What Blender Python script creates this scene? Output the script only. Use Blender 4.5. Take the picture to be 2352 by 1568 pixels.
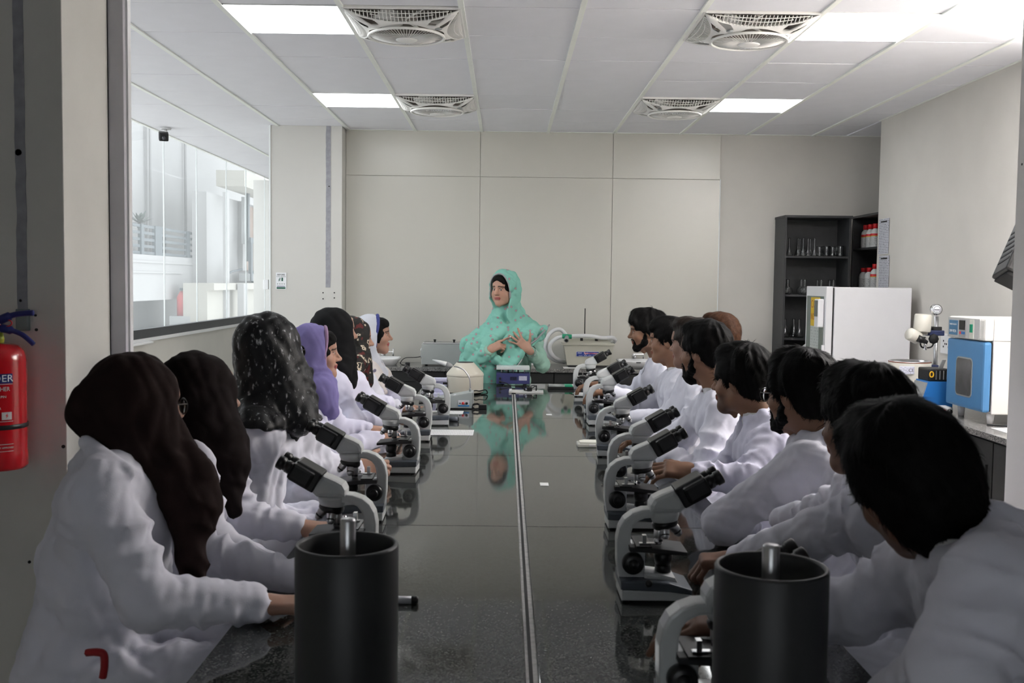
import bpy, bmesh, math, random
import numpy as np
from mathutils import Vector, Matrix
random.seed(7); rng = np.random.default_rng(7)
for o in list(bpy.data.objects): bpy.data.objects.remove(o)
SC = bpy.context.scene; COL = SC.collection
PI = math.pi
# ------------------------------------------------------------------ camera
FPX = 2363.9; PITCH, YAW, ROLL = 0.05783, 0.00622, 0.0120; CAMZ = 1.54
def _axes():
    f = Vector((math.sin(YAW)*math.cos(PITCH), math.cos(YAW)*math.cos(PITCH), -math.sin(PITCH)))
    r = Vector((math.cos(YAW), -math.sin(YAW), 0)); u = r.cross(f)
    return r*math.cos(ROLL)+u*math.sin(ROLL), u*math.cos(ROLL)-r*math.sin(ROLL), f
CR, CU, CF = _axes()
cam = bpy.data.cameras.new('camera'); camo = bpy.data.objects.new('camera', cam); COL.objects.link(camo)
camo.matrix_world = Matrix(((CR.x, CU.x, -CF.x, 0), (CR.y, CU.y, -CF.y, 0), (CR.z, CU.z, -CF.z, CAMZ), (0, 0, 0, 1)))
cam.sensor_width = 36; cam.lens = FPX/2352*36; cam.clip_end = 200; cam.clip_start = .05
cam.dof.use_dof = True; cam.dof.focus_distance = 7.6; cam.dof.aperture_fstop = 9
SC.camera = camo
def ray(px, py): return CR*((px-1176)/FPX) - CU*((py-784)/FPX) + CF
def at(px, py, Y):
    d = ray(px, py); return Vector((0, 0, CAMZ)) + d*(Y/d.y)
def atx(px, py, X):
    d = ray(px, py); return Vector((0, 0, CAMZ)) + d*(X/d.x)
def atz(px, py, Z):
    d = ray(px, py); return Vector((0, 0, CAMZ)) + d*((Z-CAMZ)/d.z)
# ------------------------------------------------------------------ world, colour management
W = bpy.data.worlds.new('world'); SC.world = W; W.use_nodes = True
bg = W.node_tree.nodes['Background']; bg.inputs[0].default_value = (.92, .95, 1.0, 1); bg.inputs[1].default_value = 1.3
SC.view_settings.view_transform = 'Standard'; SC.view_settings.look = 'None'
SC.view_settings.exposure = 1.2; SC.view_settings.gamma = 1.0; SC.view_settings.use_curve_mapping = False
LAMP_E = 4.0          # ceiling light panels
STROBE_E = 540.0      # studio lamp behind the right jamb, aimed at the ceiling
# ------------------------------------------------------------------ materials
MATS = {}
def mat(name, col, rough=.5, metal=0., var=.04, scale=12., bump=0., bscale=200., trans=0., ior=1.45, spec=.5, emit=0., coat=0., alpha=1.):
    if name in MATS: return MATS[name]
    m = bpy.data.materials.new(name); m.use_nodes = True; nt = m.node_tree; b = nt.nodes['Principled BSDF']
    MATS[name] = m
    tc = nt.nodes.new('ShaderNodeTexCoord')
    if var > 0:
        n = nt.nodes.new('ShaderNodeTexNoise'); n.inputs['Scale'].default_value = scale; n.inputs['Detail'].default_value = 4
        nt.links.new(tc.outputs['Object'], n.inputs['Vector'])
        r = nt.nodes.new('ShaderNodeValToRGB'); e = r.color_ramp.elements
        e[0].position = .3; e[1].position = .7
        e[0].color = tuple(max(0, c*(1-var)) for c in col)+(1,); e[1].color = tuple(min(1, c*(1+var)) for c in col)+(1,)
        nt.links.new(n.outputs['Fac'], r.inputs['Fac']); nt.links.new(r.outputs['Color'], b.inputs['Base Color'])
    else: b.inputs['Base Color'].default_value = tuple(col)+(1,)
    b.inputs['Roughness'].default_value = rough; b.inputs['Metallic'].default_value = metal
    b.inputs['Specular IOR Level'].default_value = spec; b.inputs['IOR'].default_value = ior
    b.inputs['Transmission Weight'].default_value = trans; b.inputs['Coat Weight'].default_value = coat; b.inputs['Alpha'].default_value = alpha
    if emit > 0: b.inputs['Emission Color'].default_value = tuple(col)+(1,); b.inputs['Emission Strength'].default_value = emit
    if bump > 0:
        n2 = nt.nodes.new('ShaderNodeTexNoise'); n2.inputs['Scale'].default_value = bscale; n2.inputs['Detail'].default_value = 3
        nt.links.new(tc.outputs['Object'], n2.inputs['Vector'])
        bp = nt.nodes.new('ShaderNodeBump'); bp.inputs['Strength'].default_value = bump; bp.inputs['Distance'].default_value = .004
        nt.links.new(n2.outputs['Fac'], bp.inputs['Height']); nt.links.new(bp.outputs['Normal'], b.inputs['Normal'])
    return m
def ramp_mat(name, stops, rough=.6, tex='noise', scale=30., detail=4., bump=.15, const=False, stretch=(1, 1, 1), metal=0., base=None, spec=.4):
    """colour from a ramp over noise / voronoi"""
    m = bpy.data.materials.new(name); m.use_nodes = True; nt = m.node_tree; b = nt.nodes['Principled BSDF']; MATS[name] = m
    tc = nt.nodes.new('ShaderNodeTexCoord'); mp = nt.nodes.new('ShaderNodeMapping'); mp.inputs['Scale'].default_value = stretch
    nt.links.new(tc.outputs['Object'], mp.inputs['Vector'])
    if tex == 'noise':
        t = nt.nodes.new('ShaderNodeTexNoise'); t.inputs['Detail'].default_value = detail; out = t.outputs['Fac']
    else:
        t = nt.nodes.new('ShaderNodeTexVoronoi'); out = t.outputs['Distance']
    t.inputs['Scale'].default_value = scale
    if tex != 'noise' and stretch[1] == 0:      # flat repeat seen from the front: voronoi over object x, z
        t.voronoi_dimensions = '2D'; sp = nt.nodes.new('ShaderNodeSeparateXYZ'); cb = nt.nodes.new('ShaderNodeCombineXYZ')
        nt.links.new(tc.outputs['Object'], sp.inputs[0]); nt.links.new(sp.outputs[0], cb.inputs[0]); nt.links.new(sp.outputs[2], cb.inputs[1]); nt.links.new(cb.outputs[0], t.inputs['Vector'])
    else: nt.links.new(mp.outputs['Vector'], t.inputs['Vector'])
    r = nt.nodes.new('ShaderNodeValToRGB'); cr = r.color_ramp
    if const: cr.interpolation = 'CONSTANT'
    while len(cr.elements) < len(stops): cr.elements.new(.5)
    for e, (p, c) in zip(cr.elements, stops): e.position = p; e.color = tuple(c)+(1,)
    nt.links.new(out, r.inputs['Fac']); nt.links.new(r.outputs['Color'], b.inputs['Base Color'])
    b.inputs['Roughness'].default_value = rough; b.inputs['Metallic'].default_value = metal; b.inputs['Specular IOR Level'].default_value = spec
    if bump:
        n2 = nt.nodes.new('ShaderNodeTexNoise'); n2.inputs['Scale'].default_value = 350; nt.links.new(tc.outputs['Object'], n2.inputs['Vector'])
        bp = nt.nodes.new('ShaderNodeBump'); bp.inputs['Strength'].default_value = bump; bp.inputs['Distance'].default_value = .003
        nt.links.new(n2.outputs['Fac'], bp.inputs['Height']); nt.links.new(bp.outputs['Normal'], b.inputs['Normal'])
    return m
def attr_mat(name, rough=.5, bump=.1, bscale=250., sub=.0, spec=.4):
    m = bpy.data.materials.new(name); m.use_nodes = True; nt = m.node_tree; b = nt.nodes['Principled BSDF']; MATS[name] = m
    a = nt.nodes.new('ShaderNodeAttribute'); a.attribute_name = 'Col'
    nt.links.new(a.outputs['Color'], b.inputs['Base Color']); b.inputs['Roughness'].default_value = rough; b.inputs['Specular IOR Level'].default_value = spec
    if sub: b.inputs['Subsurface Weight'].default_value = sub; b.inputs['Subsurface Radius'].default_value = (.01, .004, .002); b.inputs['Subsurface Scale'].default_value = .5
    tc = nt.nodes.new('ShaderNodeTexCoord'); n2 = nt.nodes.new('ShaderNodeTexNoise'); n2.inputs['Scale'].default_value = bscale
    nt.links.new(tc.outputs['Object'], n2.inputs['Vector'])
    bp = nt.nodes.new('ShaderNodeBump'); bp.inputs['Strength'].default_value = bump; bp.inputs['Distance'].default_value = .002
    nt.links.new(n2.outputs['Fac'], bp.inputs['Height']); nt.links.new(bp.outputs['Normal'], b.inputs['Normal'])
    return m
def print_mat(name, paper, ink, rows=60., fill=.55, axis=(0, 2), margin=None):
    """paper with rows of illegible small print (flat print, object space)"""
    m = bpy.data.materials.new(name); m.use_nodes = True; nt = m.node_tree; b = nt.nodes['Principled BSDF']; MATS[name] = m
    tc = nt.nodes.new('ShaderNodeTexCoord'); sp = nt.nodes.new('ShaderNodeSeparateXYZ'); nt.links.new(tc.outputs['Object'], sp.inputs[0])
    def M(op, a, bb=None):
        n = nt.nodes.new('ShaderNodeMath'); n.operation = op
        for i, v in enumerate((a, bb)):
            if v is None: continue
            if isinstance(v, (int, float)): n.inputs[i].default_value = v
            else: nt.links.new(v, n.inputs[i])
        return n.outputs[0]
    u, v = sp.outputs[axis[0]], sp.outputs[axis[1]]
    row = M('GREATER_THAN', M('FRACT', M('MULTIPLY', v, rows)), .55)
    cb = nt.nodes.new('ShaderNodeCombineXYZ'); nt.links.new(M('MULTIPLY', u, rows*1.4), cb.inputs[0]); nt.links.new(M('FLOOR', M('MULTIPLY', v, rows)), cb.inputs[1])
    n = nt.nodes.new('ShaderNodeTexNoise'); n.inputs['Scale'].default_value = 1.; n.inputs['Detail'].default_value = 1; nt.links.new(cb.outputs[0], n.inputs['Vector'])
    msk = M('MULTIPLY', row, M('LESS_THAN', n.outputs['Fac'], fill))
    mx = nt.nodes.new('ShaderNodeMix'); mx.data_type = 'RGBA'; nt.links.new(msk, mx.inputs[0]); mx.inputs[6].default_value = tuple(paper)+(1,); mx.inputs[7].default_value = tuple(ink)+(1,)
    nt.links.new(mx.outputs[2], b.inputs['Base Color']); b.inputs['Roughness'].default_value = .7
    return m
# ------------------------------------------------------------------ objects
def link(o, parent=None):
    COL.objects.link(o)
    if parent: o.parent = parent
    return o
def tag(o, label=None, cat=None, group=None, kind=None):
    for k, v in (('label', label), ('category', cat), ('group', group), ('kind', kind)):
        if v: o[k] = v
    return o
def thing(name, label, cat, loc=(0, 0, 0), rz=0, group=None, rot=None):
    o = bpy.data.objects.new(name, None); o.empty_display_size = .05; link(o); o.location = loc
    o.rotation_euler = rot if rot else (0, 0, rz)
    return tag(o, label, cat, group)
def copy_tree(o, parent=None):
    c = o.copy(); link(c, parent)
    for ch in list(o.children): copy_tree(ch, c)
    return c
class MB:
    def __init__(s): s.v = []; s.f = []; s.sm = []
    def add(s, vs, fs, smooth=False, M=None):
        n = len(s.v)
        for p in vs:
            p = Vector(p)
            if M is not None: p = M @ p
            s.v.append(p)
        for f in fs: s.f.append([i+n for i in f]); s.sm.append(smooth)
        return s
    def box(s, lo, hi, b=0., M=None):
        x0, y0, z0 = lo; x1, y1, z1 = hi
        if b <= 0:
            vs = [(x, y, z) for z in (z0, z1) for y in (y0, y1) for x in (x0, x1)]
            fs = [(0, 2, 3, 1), (4, 5, 7, 6), (0, 1, 5, 4), (2, 6, 7, 3), (0, 4, 6, 2), (1, 3, 7, 5)]
            return s.add(vs, fs, False, M)
        b = min(b, (x1-x0)*.49, (y1-y0)*.49, (z1-z0)*.49)
        bm = bmesh.new(); bmesh.ops.create_cube(bm, size=1)
        for v in bm.verts: v.co = Vector((x0+(v.co.x+.5)*(x1-x0), y0+(v.co.y+.5)*(y1-y0), z0+(v.co.z+.5)*(z1-z0)))
        bmesh.ops.bevel(bm, geom=list(bm.edges), offset=b, segments=2, profile=.6, affect='EDGES')
        bm.verts.index_update()
        s.add([v.co.copy() for v in bm.verts], [[v.index for v in f.verts] for f in bm.faces], False, M); bm.free(); return s
    def prism(s, poly, h0, h1, M=None, b=0., smooth=False, seg=2):
        """polygon in local xy extruded along z"""
        bm = bmesh.new(); vs = [bm.verts.new((p[0], p[1], h0)) for p in poly]; f = bm.faces.new(vs)
        if f.normal.length == 0: f.normal_update()
        r = bmesh.ops.extrude_face_region(bm, geom=[f])
        for v in [g for g in r['geom'] if isinstance(g, bmesh.types.BMVert)]: v.co.z = h1
        bmesh.ops.recalc_face_normals(bm, faces=bm.faces)
        if b > 0:
            ed = [e for e in bm.edges if abs(e.verts[0].co.z-e.verts[1].co.z) < 1e-6]
            bmesh.ops.bevel(bm, geom=ed, offset=b, segments=seg, profile=.6, affect='EDGES')
        bm.verts.index_update()
        s.add([v.co.copy() for v in bm.verts], [[v.index for v in f.verts] for f in bm.faces], smooth, M); bm.free(); return s
    def lathe(s, prof, n=24, M=None, smooth=True, cap=True):
        vs = []; fs = []
        for (r, z) in prof:
            for i in range(n): a = 2*PI*i/n; vs.append((r*math.cos(a), r*math.sin(a), z))
        for k in range(len(prof)-1):
            for i in range(n): j = (i+1) % n; fs.append((k*n+i, k*n+j, (k+1)*n+j, (k+1)*n+i))
        if cap:
            if prof[0][0] > 1e-6: fs.append(tuple(range(n))[::-1])
            if prof[-1][0] > 1e-6: fs.append(tuple((len(prof)-1)*n+i for i in range(n)))
        return s.add(vs, fs, smooth, M)
    def tube(s, pts, r, n=10, M=None, closed=False, caps=True):
        P = [Vector(p) for p in pts]; N = len(P); vs = []; fs = []; rr = r if isinstance(r, (list, tuple)) else [r]*N
        up = Vector((0, 0, 1)); prev = None
        for i in range(N):
            a = P[(i-1) % N] if (closed or i > 0) else P[i]; b = P[(i+1) % N] if (closed or i < N-1) else P[i]
            t = (b-a); t = t.normalized() if t.length > 1e-9 else Vector((0, 0, 1))
            if prev is None:
                q = t.cross(up) if abs(t.dot(up)) < .95 else t.cross(Vector((1, 0, 0)))
            else: q = prev-t*prev.dot(t)
            q.normalize(); prev = q; w = t.cross(q)
            for k in range(n): an = 2*PI*k/n; vs.append(P[i]+(q*math.cos(an)+w*math.sin(an))*rr[i])
        for i in range(N if closed else N-1):
            i2 = (i+1) % N
            for k in range(n): k2 = (k+1) % n; fs.append((i*n+k, i2*n+k, i2*n+k2, i*n+k2))
        if not closed and caps: fs.append(tuple(range(n))); fs.append(tuple((N-1)*n+k for k in range(n))[::-1])
        return s.add(vs, fs, True, M)
    def cyl(s, a, b, r, r2=None, n=20, M=None): return s.tube([a, b], [r, r if r2 is None else r2], n, M)
    def sphere(s, c, R, nu=20, nv=12, M=None):
        R = (R, R, R) if isinstance(R, (int, float)) else R; c = Vector(c); vs = [c+Vector((0, 0, -R[2]))]; fs = []
        for j in range(1, nv):
            t = -PI/2+PI*j/nv
            for i in range(nu): a = 2*PI*i/nu; vs.append(c+Vector((R[0]*math.cos(t)*math.cos(a), R[1]*math.cos(t)*math.sin(a), R[2]*math.sin(t))))
        vs.append(c+Vector((0, 0, R[2]))); L = len(vs)-1
        for i in range(nu): fs.append((0, 1+(i+1) % nu, 1+i)); fs.append((L, 1+(nv-2)*nu+i, 1+(nv-2)*nu+(i+1) % nu))
        for j in range(nv-2):
            for i in range(nu): i2 = (i+1) % nu; fs.append((1+j*nu+i, 1+j*nu+i2, 1+(j+1)*nu+i2, 1+(j+1)*nu+i))
        return s.add(vs, fs, True, M)
    def mesh(s, name, m):
        me = bpy.data.meshes.new(name); me.from_pydata([tuple(v) for v in s.v], [], s.f); me.materials.append(m)
        me.polygons.foreach_set('use_smooth', s.sm)
        bm = bmesh.new(); bm.from_mesh(me); bmesh.ops.recalc_face_normals(bm, faces=bm.faces); bm.to_mesh(me); bm.free(); me.update(); return me
    def build(s, name, m, parent=None, loc=None, label=None):
        o = bpy.data.objects.new(name, s.mesh(name, m)); link(o, parent)
        if loc is not None: o.location = loc
        if label: o['label'] = label
        return o
def spline(pts, n=8):
    """Catmull-Rom through pts"""
    P = [Vector(p) for p in pts]; out = []
    for i in range(len(P)-1):
        p0 = P[max(i-1, 0)]; p1 = P[i]; p2 = P[i+1]; p3 = P[min(i+2, len(P)-1)]
        for k in range(n):
            t = k/n; out.append(.5*((2*p1)+(p2-p0)*t+(2*p0-5*p1+4*p2-p3)*t*t+(3*p1-p0-3*p2+p3)*t**3))
    return out+[P[-1]]
def RX(a): return Matrix.Rotation(a, 4, 'X')
def RY(a): return Matrix.Rotation(a, 4, 'Y')
def RZ(a): return Matrix.Rotation(a, 4, 'Z')
def TR(x, y, z): return Matrix.Translation((x, y, z))
FRONT = RX(PI/2)     # text / prism plane turned to face -y (towards the camera): local x right, y up, z towards -y
def text(body, size, M, m, parent, depth=.0006, bend=None, align='CENTER', name='lettering', sx=1.):
    c = bpy.data.curves.new('t', 'FONT'); c.body = body; c.size = size; c.align_x = align; c.align_y = 'CENTER'; c.extrude = depth; c.resolution_u = 3
    t = bpy.data.objects.new('t', c); COL.objects.link(t)
    bpy.context.view_layer.update()
    me = bpy.data.meshes.new_from_object(t.evaluated_get(bpy.context.evaluated_depsgraph_get())); bpy.data.objects.remove(t); bpy.data.curves.remove(c)
    for v in me.vertices:
        p = Vector((v.co.x*sx, v.co.y, v.co.z))
        v.co = bend(p) if bend else M @ p
    me.materials.clear(); me.materials.append(m)
    o = bpy.data.objects.new(name, me); return link(o, parent)
def struct(name, mb, m, parent=None):
    o = mb.build(name, m, parent)
    if not parent: o['kind'] = 'structure'
    return o
# ------------------------------------------------------------------ the room
CZ = 2.897; T = .74; GX, GY = -.238, 5.79; XL, XR, YB = -3.245, 3.065, 9.42; YF = 3.3
m_wall = mat('wall_paint', (.64, .615, .57), .7, var=.03, scale=3, bump=.05, bscale=60)
m_wallw = mat('pillar_paint', (.62, .61, .575), .6, var=.02, scale=2, bump=.04, bscale=60)
m_panel = mat('wall_panel', (.585, .57, .515), .27, var=.012, scale=1.5, bump=.05, bscale=18, spec=.8)
m_front = mat('front_wall_paint', (.68, .67, .63), .7, var=.04, scale=4, bump=.06, bscale=80)
m_tile = mat('ceiling_board', (.83, .83, .87), .75, var=.015, scale=6, bump=.05, bscale=300)
m_run = mat('ceiling_runner', (.90, .92, .87), .5, var=.02)
m_alu = mat('aluminium_frame', (.58, .57, .61), .45, 0., var=.03, scale=8)
m_black = mat('black_frame', (.035, .036, .04), .4, var=.1)
m_floor = mat('floor_tile', (.74, .72, .68), .25, var=.06, scale=3)
m_white = mat('white_plastic', (.78, .78, .78), .4, var=.01)
def window_glass():
    m = bpy.data.materials.new('window_glass'); m.use_nodes = True; nt = m.node_tree; nt.nodes.remove(nt.nodes['Principled BSDF']); MATS['window_glass'] = m
    tr = nt.nodes.new('ShaderNodeBsdfTransparent'); tr.inputs[0].default_value = (.96, .97, .965, 1)
    tl = nt.nodes.new('ShaderNodeBsdfTranslucent'); tl.inputs[0].default_value = (.85, .88, .88, 1)
    gl = nt.nodes.new('ShaderNodeBsdfGlossy'); gl.inputs['Roughness'].default_value = .02
    tc = nt.nodes.new('ShaderNodeTexCoord'); n = nt.nodes.new('ShaderNodeTexNoise'); n.inputs['Scale'].default_value = 1.6; nt.links.new(tc.outputs['Object'], n.inputs['Vector'])
    mr = nt.nodes.new('ShaderNodeMapRange'); mr.inputs['To Min'].default_value = .05; mr.inputs['To Max'].default_value = .17; nt.links.new(n.outputs['Fac'], mr.inputs['Value'])
    m1 = nt.nodes.new('ShaderNodeMixShader'); nt.links.new(mr.outputs[0], m1.inputs[0]); nt.links.new(tr.outputs[0], m1.inputs[1]); nt.links.new(tl.outputs[0], m1.inputs[2])
    m2 = nt.nodes.new('ShaderNodeMixShader'); m2.inputs[0].default_value = .05; nt.links.new(m1.outputs[0], m2.inputs[1]); nt.links.new(gl.outputs[0], m2.inputs[2])
    nt.links.new(m2.outputs[0], nt.nodes['Material Output'].inputs['Surface']); return m
m_glass = window_glass()
m_joint = mat('silicone_joint', (.82, .85, .85), .5, var=.02)
m_grey = mat('grey_filler', (.33, .33, .36), .8, var=.12, scale=30)
m_chrome = mat('chrome', (.75, .75, .76), .18, 1., var=.02)
m_steel = mat('brushed_steel', (.55, .55, .56), .33, 1., var=.06, scale=40)
m_blk = mat('black_plastic', (.012, .012, .013), .38, var=.1)
m_blkm = mat('black_matte', (.010, .010, .011), .7, var=.1)

fl = struct('floor', MB().box((-3.4, -1.6, -.1), (3.75, 15, 0)), m_floor)
# ceiling: boards hang in a grid of runners
ceil = struct('ceiling', MB().box((-3.5, -1.6, CZ+.16), (3.75, 15, CZ+.24)), m_tile)
LIGHTS = [(-2, -1), (3, -1), (-2, 3), (3, 3)]; FANS = [(-1, -1), (2, -1), (-1, 3), (2, 3)]
tmesh = {}
def ceiling_tile(x0, x1, y0, y1):
    w, d = round(x1-x0, 3), round(y1-y0, 3)
    if (w, d) not in tmesh: tmesh[w, d] = MB().box((.008, .0028, 0), (w-.008, d-.0028, .014), .0015).mesh('ceiling_tile', m_tile)
    o = bpy.data.objects.new('ceiling_tile', tmesh[w, d]); link(o, ceil)
    o.location = (x0, y0, CZ+random.uniform(-.0012, .0012)); o.rotation_euler = (random.uniform(-.002, .002), random.uniform(-.002, .002), 0)
for i in range(-5, 6):
    x0 = GX+.6*i; x1 = min(x0+.6, XR-.004)
    for j in range(-4, 15):
        y0 = GY+.6*j; y1 = y0+.6
        if y0 >= YB and i > -4+.0: continue
        if x0 > -1.95 and y0 >= YB: continue
        if (y1 > YB or 0 < YB-y1 < .06) and i > -4: y1 = YB
        if y1-y0 < .05: continue
        if (i, j) in LIGHTS or (i, j) in FANS: continue
        ceiling_tile(x0, x1, y0, y1)
# strip over the alcove at the right
ceiling_tile(XR, 3.6, 8.53, 8.53+.45); ceiling_tile(XR, 3.6, 8.98, YB)
for i in range(-5, 6):
    x = GX+.6*i; y1 = YB if i > -4 else 14.3
    MB().box((x-.014, 3.3, CZ-.009), (x+.014, y1, CZ+.03)).build('ceiling_runner', m_run, ceil)
for j in range(-4, 15):
    y = GY+.6*j
    MB().box((XL, y-.012, CZ+.026), (XR if y < YB else -2., y+.012, CZ+.034)).build('cross_runner', m_run, ceil)
MB().box((-1.46, YB-.03, CZ-.004), (3.6, YB-.012, CZ+.004)).build('wall_angle', m_run, ceil); MB().box((XR-.02, YF, CZ-.004), (XR, 8.53, CZ+.004)).build('wall_angle', m_run, ceil)
MB().box((-3.5, -1.6, CZ+.0), (3.75, 3.39, CZ+.1)).build('ceiling_board', m_tile, ceil)
# back wall with laminate panels
wb = struct('wall_back', MB().box((-2.0, YB, 0), (3.75, YB+.15, CZ)), m_wall)
for (x0, x1) in ((-1.462, -.25), (-.246, .953), (.957, 1.93)):
    for (z0, z1) in ((0, 2.486), (2.49, CZ-.002)):
        o = MB().box((x0, YB-.012, z0), (x1, YB+.001, z1), .0015).build('wall_panel', m_panel, wb)
MB().box((1.93, YB-.014, .8), (1.938, YB, 2.49)).build('panel_edge_bead', m_joint, wb)
# pillar at the left end of the back wall, glass wall runs on behind it
pil = struct('wall_pillar', MB().box((-2.1, 9.2, 0), (-1.466, 9.75, CZ), .004), m_wallw)
def bumpy_strip(parent, x0, x1, y, z0, z1):
    mb = MB(); n = 40; vs = []; fs = []
    for i in range(n+1):
        z = z0+(z1-z0)*i/n; j = random.uniform(-.0025, .0025)
        vs += [(x0+j, y, z), (x0+j, y-.003, z), (x1+j*.6, y-.003, z), (x1+j*.6, y, z)]
    for i in range(n):
        a = i*4
        for k in range(3): fs.append((a+k, a+k+1, a+k+5, a+k+4))
    mb.add(vs, fs); o = mb.build('filled_cable_chase', m_grey, parent, label='grey filled cable chase')
    return o
p0 = at(749, 290, 9.2); p1 = at(762, 660, 9.2)
bumpy_strip(pil, p0.x, p0.x+.042, 9.2, p1.z, CZ)
for (px, py) in ((742, 672), (768, 672), (742, 686), (768, 684), (756, 428)):
    p = at(px, py, 9.2); MB().cyl((p.x, 9.196, p.z), (p.x, 9.201, p.z), .006, n=8).build('screw_hole', m_blkm, pil)
MB().box((-2.112, 9.19, 0), (-2.098, 9.24, CZ)).build('corner_bead', m_joint, pil)
# left: low wall, black bottom frame, frameless panes up to the ceiling
q0 = atx(313, 757, XL); q1 = atx(313, 778, XL)
ZS = (q0.z); ZB = q1.z
struct('wall_left', MB().box((XL-.18, YF, 0), (XL+.02, 15, ZB-.03)), m_wall)
sill = struct('trim_1', MB().box((XL-.2, YF, ZB-.03), (XL+.06, 15, ZB), .003), m_white)
MB().box((XL-.03, YF, ZB), (XL+.035, 15, ZS), .003).build('bottom_frame', m_black, sill)
MB().box((XL-.01, 8.6, ZB-.045), (XL+.1, 9.2, ZB-.03), .002).build('sill_end_piece', m_white, sill)
win = tag(bpy.data.objects.new('window_1', None), kind='structure'); link(win)
ys = [YF] + [atx(px, 600, XL).y for px in (377, 452, 520, 565, 608)] + [15.0]
for a, b in zip(ys[:-1], ys[1:]):
    MB().box((XL-.006, a+.004, ZS-.01), (XL+.006, b-.004, CZ+.01)).build('glass_pane', m_glass, win)
    MB().box((XL-.006, b-.0035, ZS-.01), (XL+.006, b+.0035, CZ)).build('pane_joint', m_joint, win)
b0 = atx(613, 654, XL+.01)
MB().box((XL-.02, b0.y-.1, b0.z-.06), (XL+.05, b0.y+.15, b0.z+.07), .006).build('door_patch_fitting', m_white, win)
# far end of the side passage
struct('wall_far', MB().box((-3.5, 14.3, 0), (-1.9, 14.45, CZ)), m_wallw)
struct('wall_passage', MB().box((-2.0, 9.74, 0), (-1.85, 14.3, CZ)), m_wallw)
# right wall, ends short of the back wall
struct('wall_right', MB().box((XR, YF, 0), (3.75, 8.53, CZ), .004), m_wall)
struct('wall_alcove', MB().box((3.6, 8.52, 0), (3.75, YB, CZ)), m_wall)
# front wall with the wide opening, seen from the unlit room
XJ = -1.41
fw = struct('wall_front_left', MB().box((-3.4, YF, 0), (XJ, 3.68, CZ), .003), m_front)
bumpy_strip(fw, at(35, 300, YF).x, at(58, 300, YF).x, YF, at(50, 718, YF).z, CZ)
MB().box((at(32, 0, YF).x, YF-.0015, at(0, 738, YF).z), (at(66, 0, YF).x, YF+.001, at(0, 715, YF).z)).build('plaster_patch', m_wallw, fw)
for (px, py, r) in ((43, 350, .011), (48, 690, .005), (82, 724, .004), (84, 757, .005), (68, 1290, .005), (146, 1025, .006)):
    p = at(px, py, YF); MB().cyl((p.x, YF-.003, p.z), (p.x, YF+.001, p.z), r, n=10).build('drill_hole', m_blkm, fw)
fr = struct('trim_2', MB().box((XJ, 3.675, 0), (XJ+.055, 3.73, CZ), .002), m_alu)
MB().box((XJ-.0015, 3.672, .3), (XJ+.002, 3.676, CZ)).build('sealant_gap', m_blkm, fr)
MB().box((XJ+.055, 3.70, 0), (XJ+.062, 3.73, CZ)).build('inner_lip', m_white, fr)
fwr = struct('wall_front_right', MB().box((1.625, 2.9, 0), (3.75, YF, CZ), .003), m_wallw)
MB().cyl((1.626, 3.27, at(2340, 377, 3.27).z), (1.6245, 3.27, at(2340, 377, 3.27).z), .004, n=8).build('drill_hole', m_blkm, fwr)
# the unlit room the photograph is taken from
struct('wall_dark_left', MB().box((-3.4, -1.6, 0), (-3.25, YF, CZ)), m_front)
struct('wall_dark_right', MB().box((3.6, -1.6, 0), (3.75, 2.9, CZ)), m_front)
rw_ = MB()
for lo, hi in (((-3.4, -1.75, 0), (3.75, -1.6, 1.0)), ((-3.4, -1.75, 1.62), (3.75, -1.6, CZ)), ((-3.4, -1.75, 1.0), (-1.3, -1.6, 1.62)), ((.9, -1.75, 1.0), (3.75, -1.6, 1.62))): rw_.box(lo, hi)
struct('wall_dark_rear', rw_, m_front)
w2 = tag(bpy.data.objects.new('window_added_fill', None), kind='structure'); link(w2)  # unseen window behind the camera, added to light the foreground coats
for xa_ in (-1.3, -.2): MB().box((xa_+.02, -1.68, 1.02), (xa_+1.08, -1.67, 1.61)).build('glass_pane', m_glass, w2)
for xa_ in (-1.3, -.22, .86): MB().box((xa_, -1.7, 1.0), (xa_+.04, -1.64, 1.62)).build('fill_window_frame', m_alu, w2)
# ------------------------------------------------------------------ ceiling lights and fans
m_lamp = mat('light_diffuser', (.97, .99, 1.), .6, var=0, emit=LAMP_E)
for n, (i, j) in enumerate(LIGHTS):
    lab = ['square ceiling light panel at the left, nearer the camera', 'square ceiling light panel at the right, nearer the camera',
           'square ceiling light panel at the left, near the back wall', 'square ceiling light panel at the right, near the back wall'][n]
    t = thing('ceiling_light', lab, 'light', (GX+.6*i+.3, GY+.6*j+.3, CZ), 0, 'square ceiling light panels')
    MB().box((-.284, -.292, -.001), (.284, .292, .01)).build('diffuser', m_lamp, t)
    f = MB()
    for (lo, hi) in (((-.293, -.297, -.003), (-.283, .297, .03)), ((.283, -.297, -.003), (.293, .297, .03)), ((-.293, -.297, -.003), (.293, -.29, .03)), ((-.293, .29, -.003), (.293, .297, .03))): f.box(lo, hi)
    f.box((-.29, -.294, .0115), (.29, .294, .03)); f.build('frame', m_white, t)
m_fanw = mat('fan_plastic', (.88, .87, .84), .4, var=.01)
m_fanin = mat('fan_interior', (.32, .29, .26), .7, var=.1)
m_fangrey = mat('fan_sensor', (.34, .36, .36), .5)
def fz(x, y): return -.008-.075*max(0, (1-(max(abs(x), abs(y))/.3)**3))
def carc(x): return .212+.074*min(1, (abs(x)/.275)**2)
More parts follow.
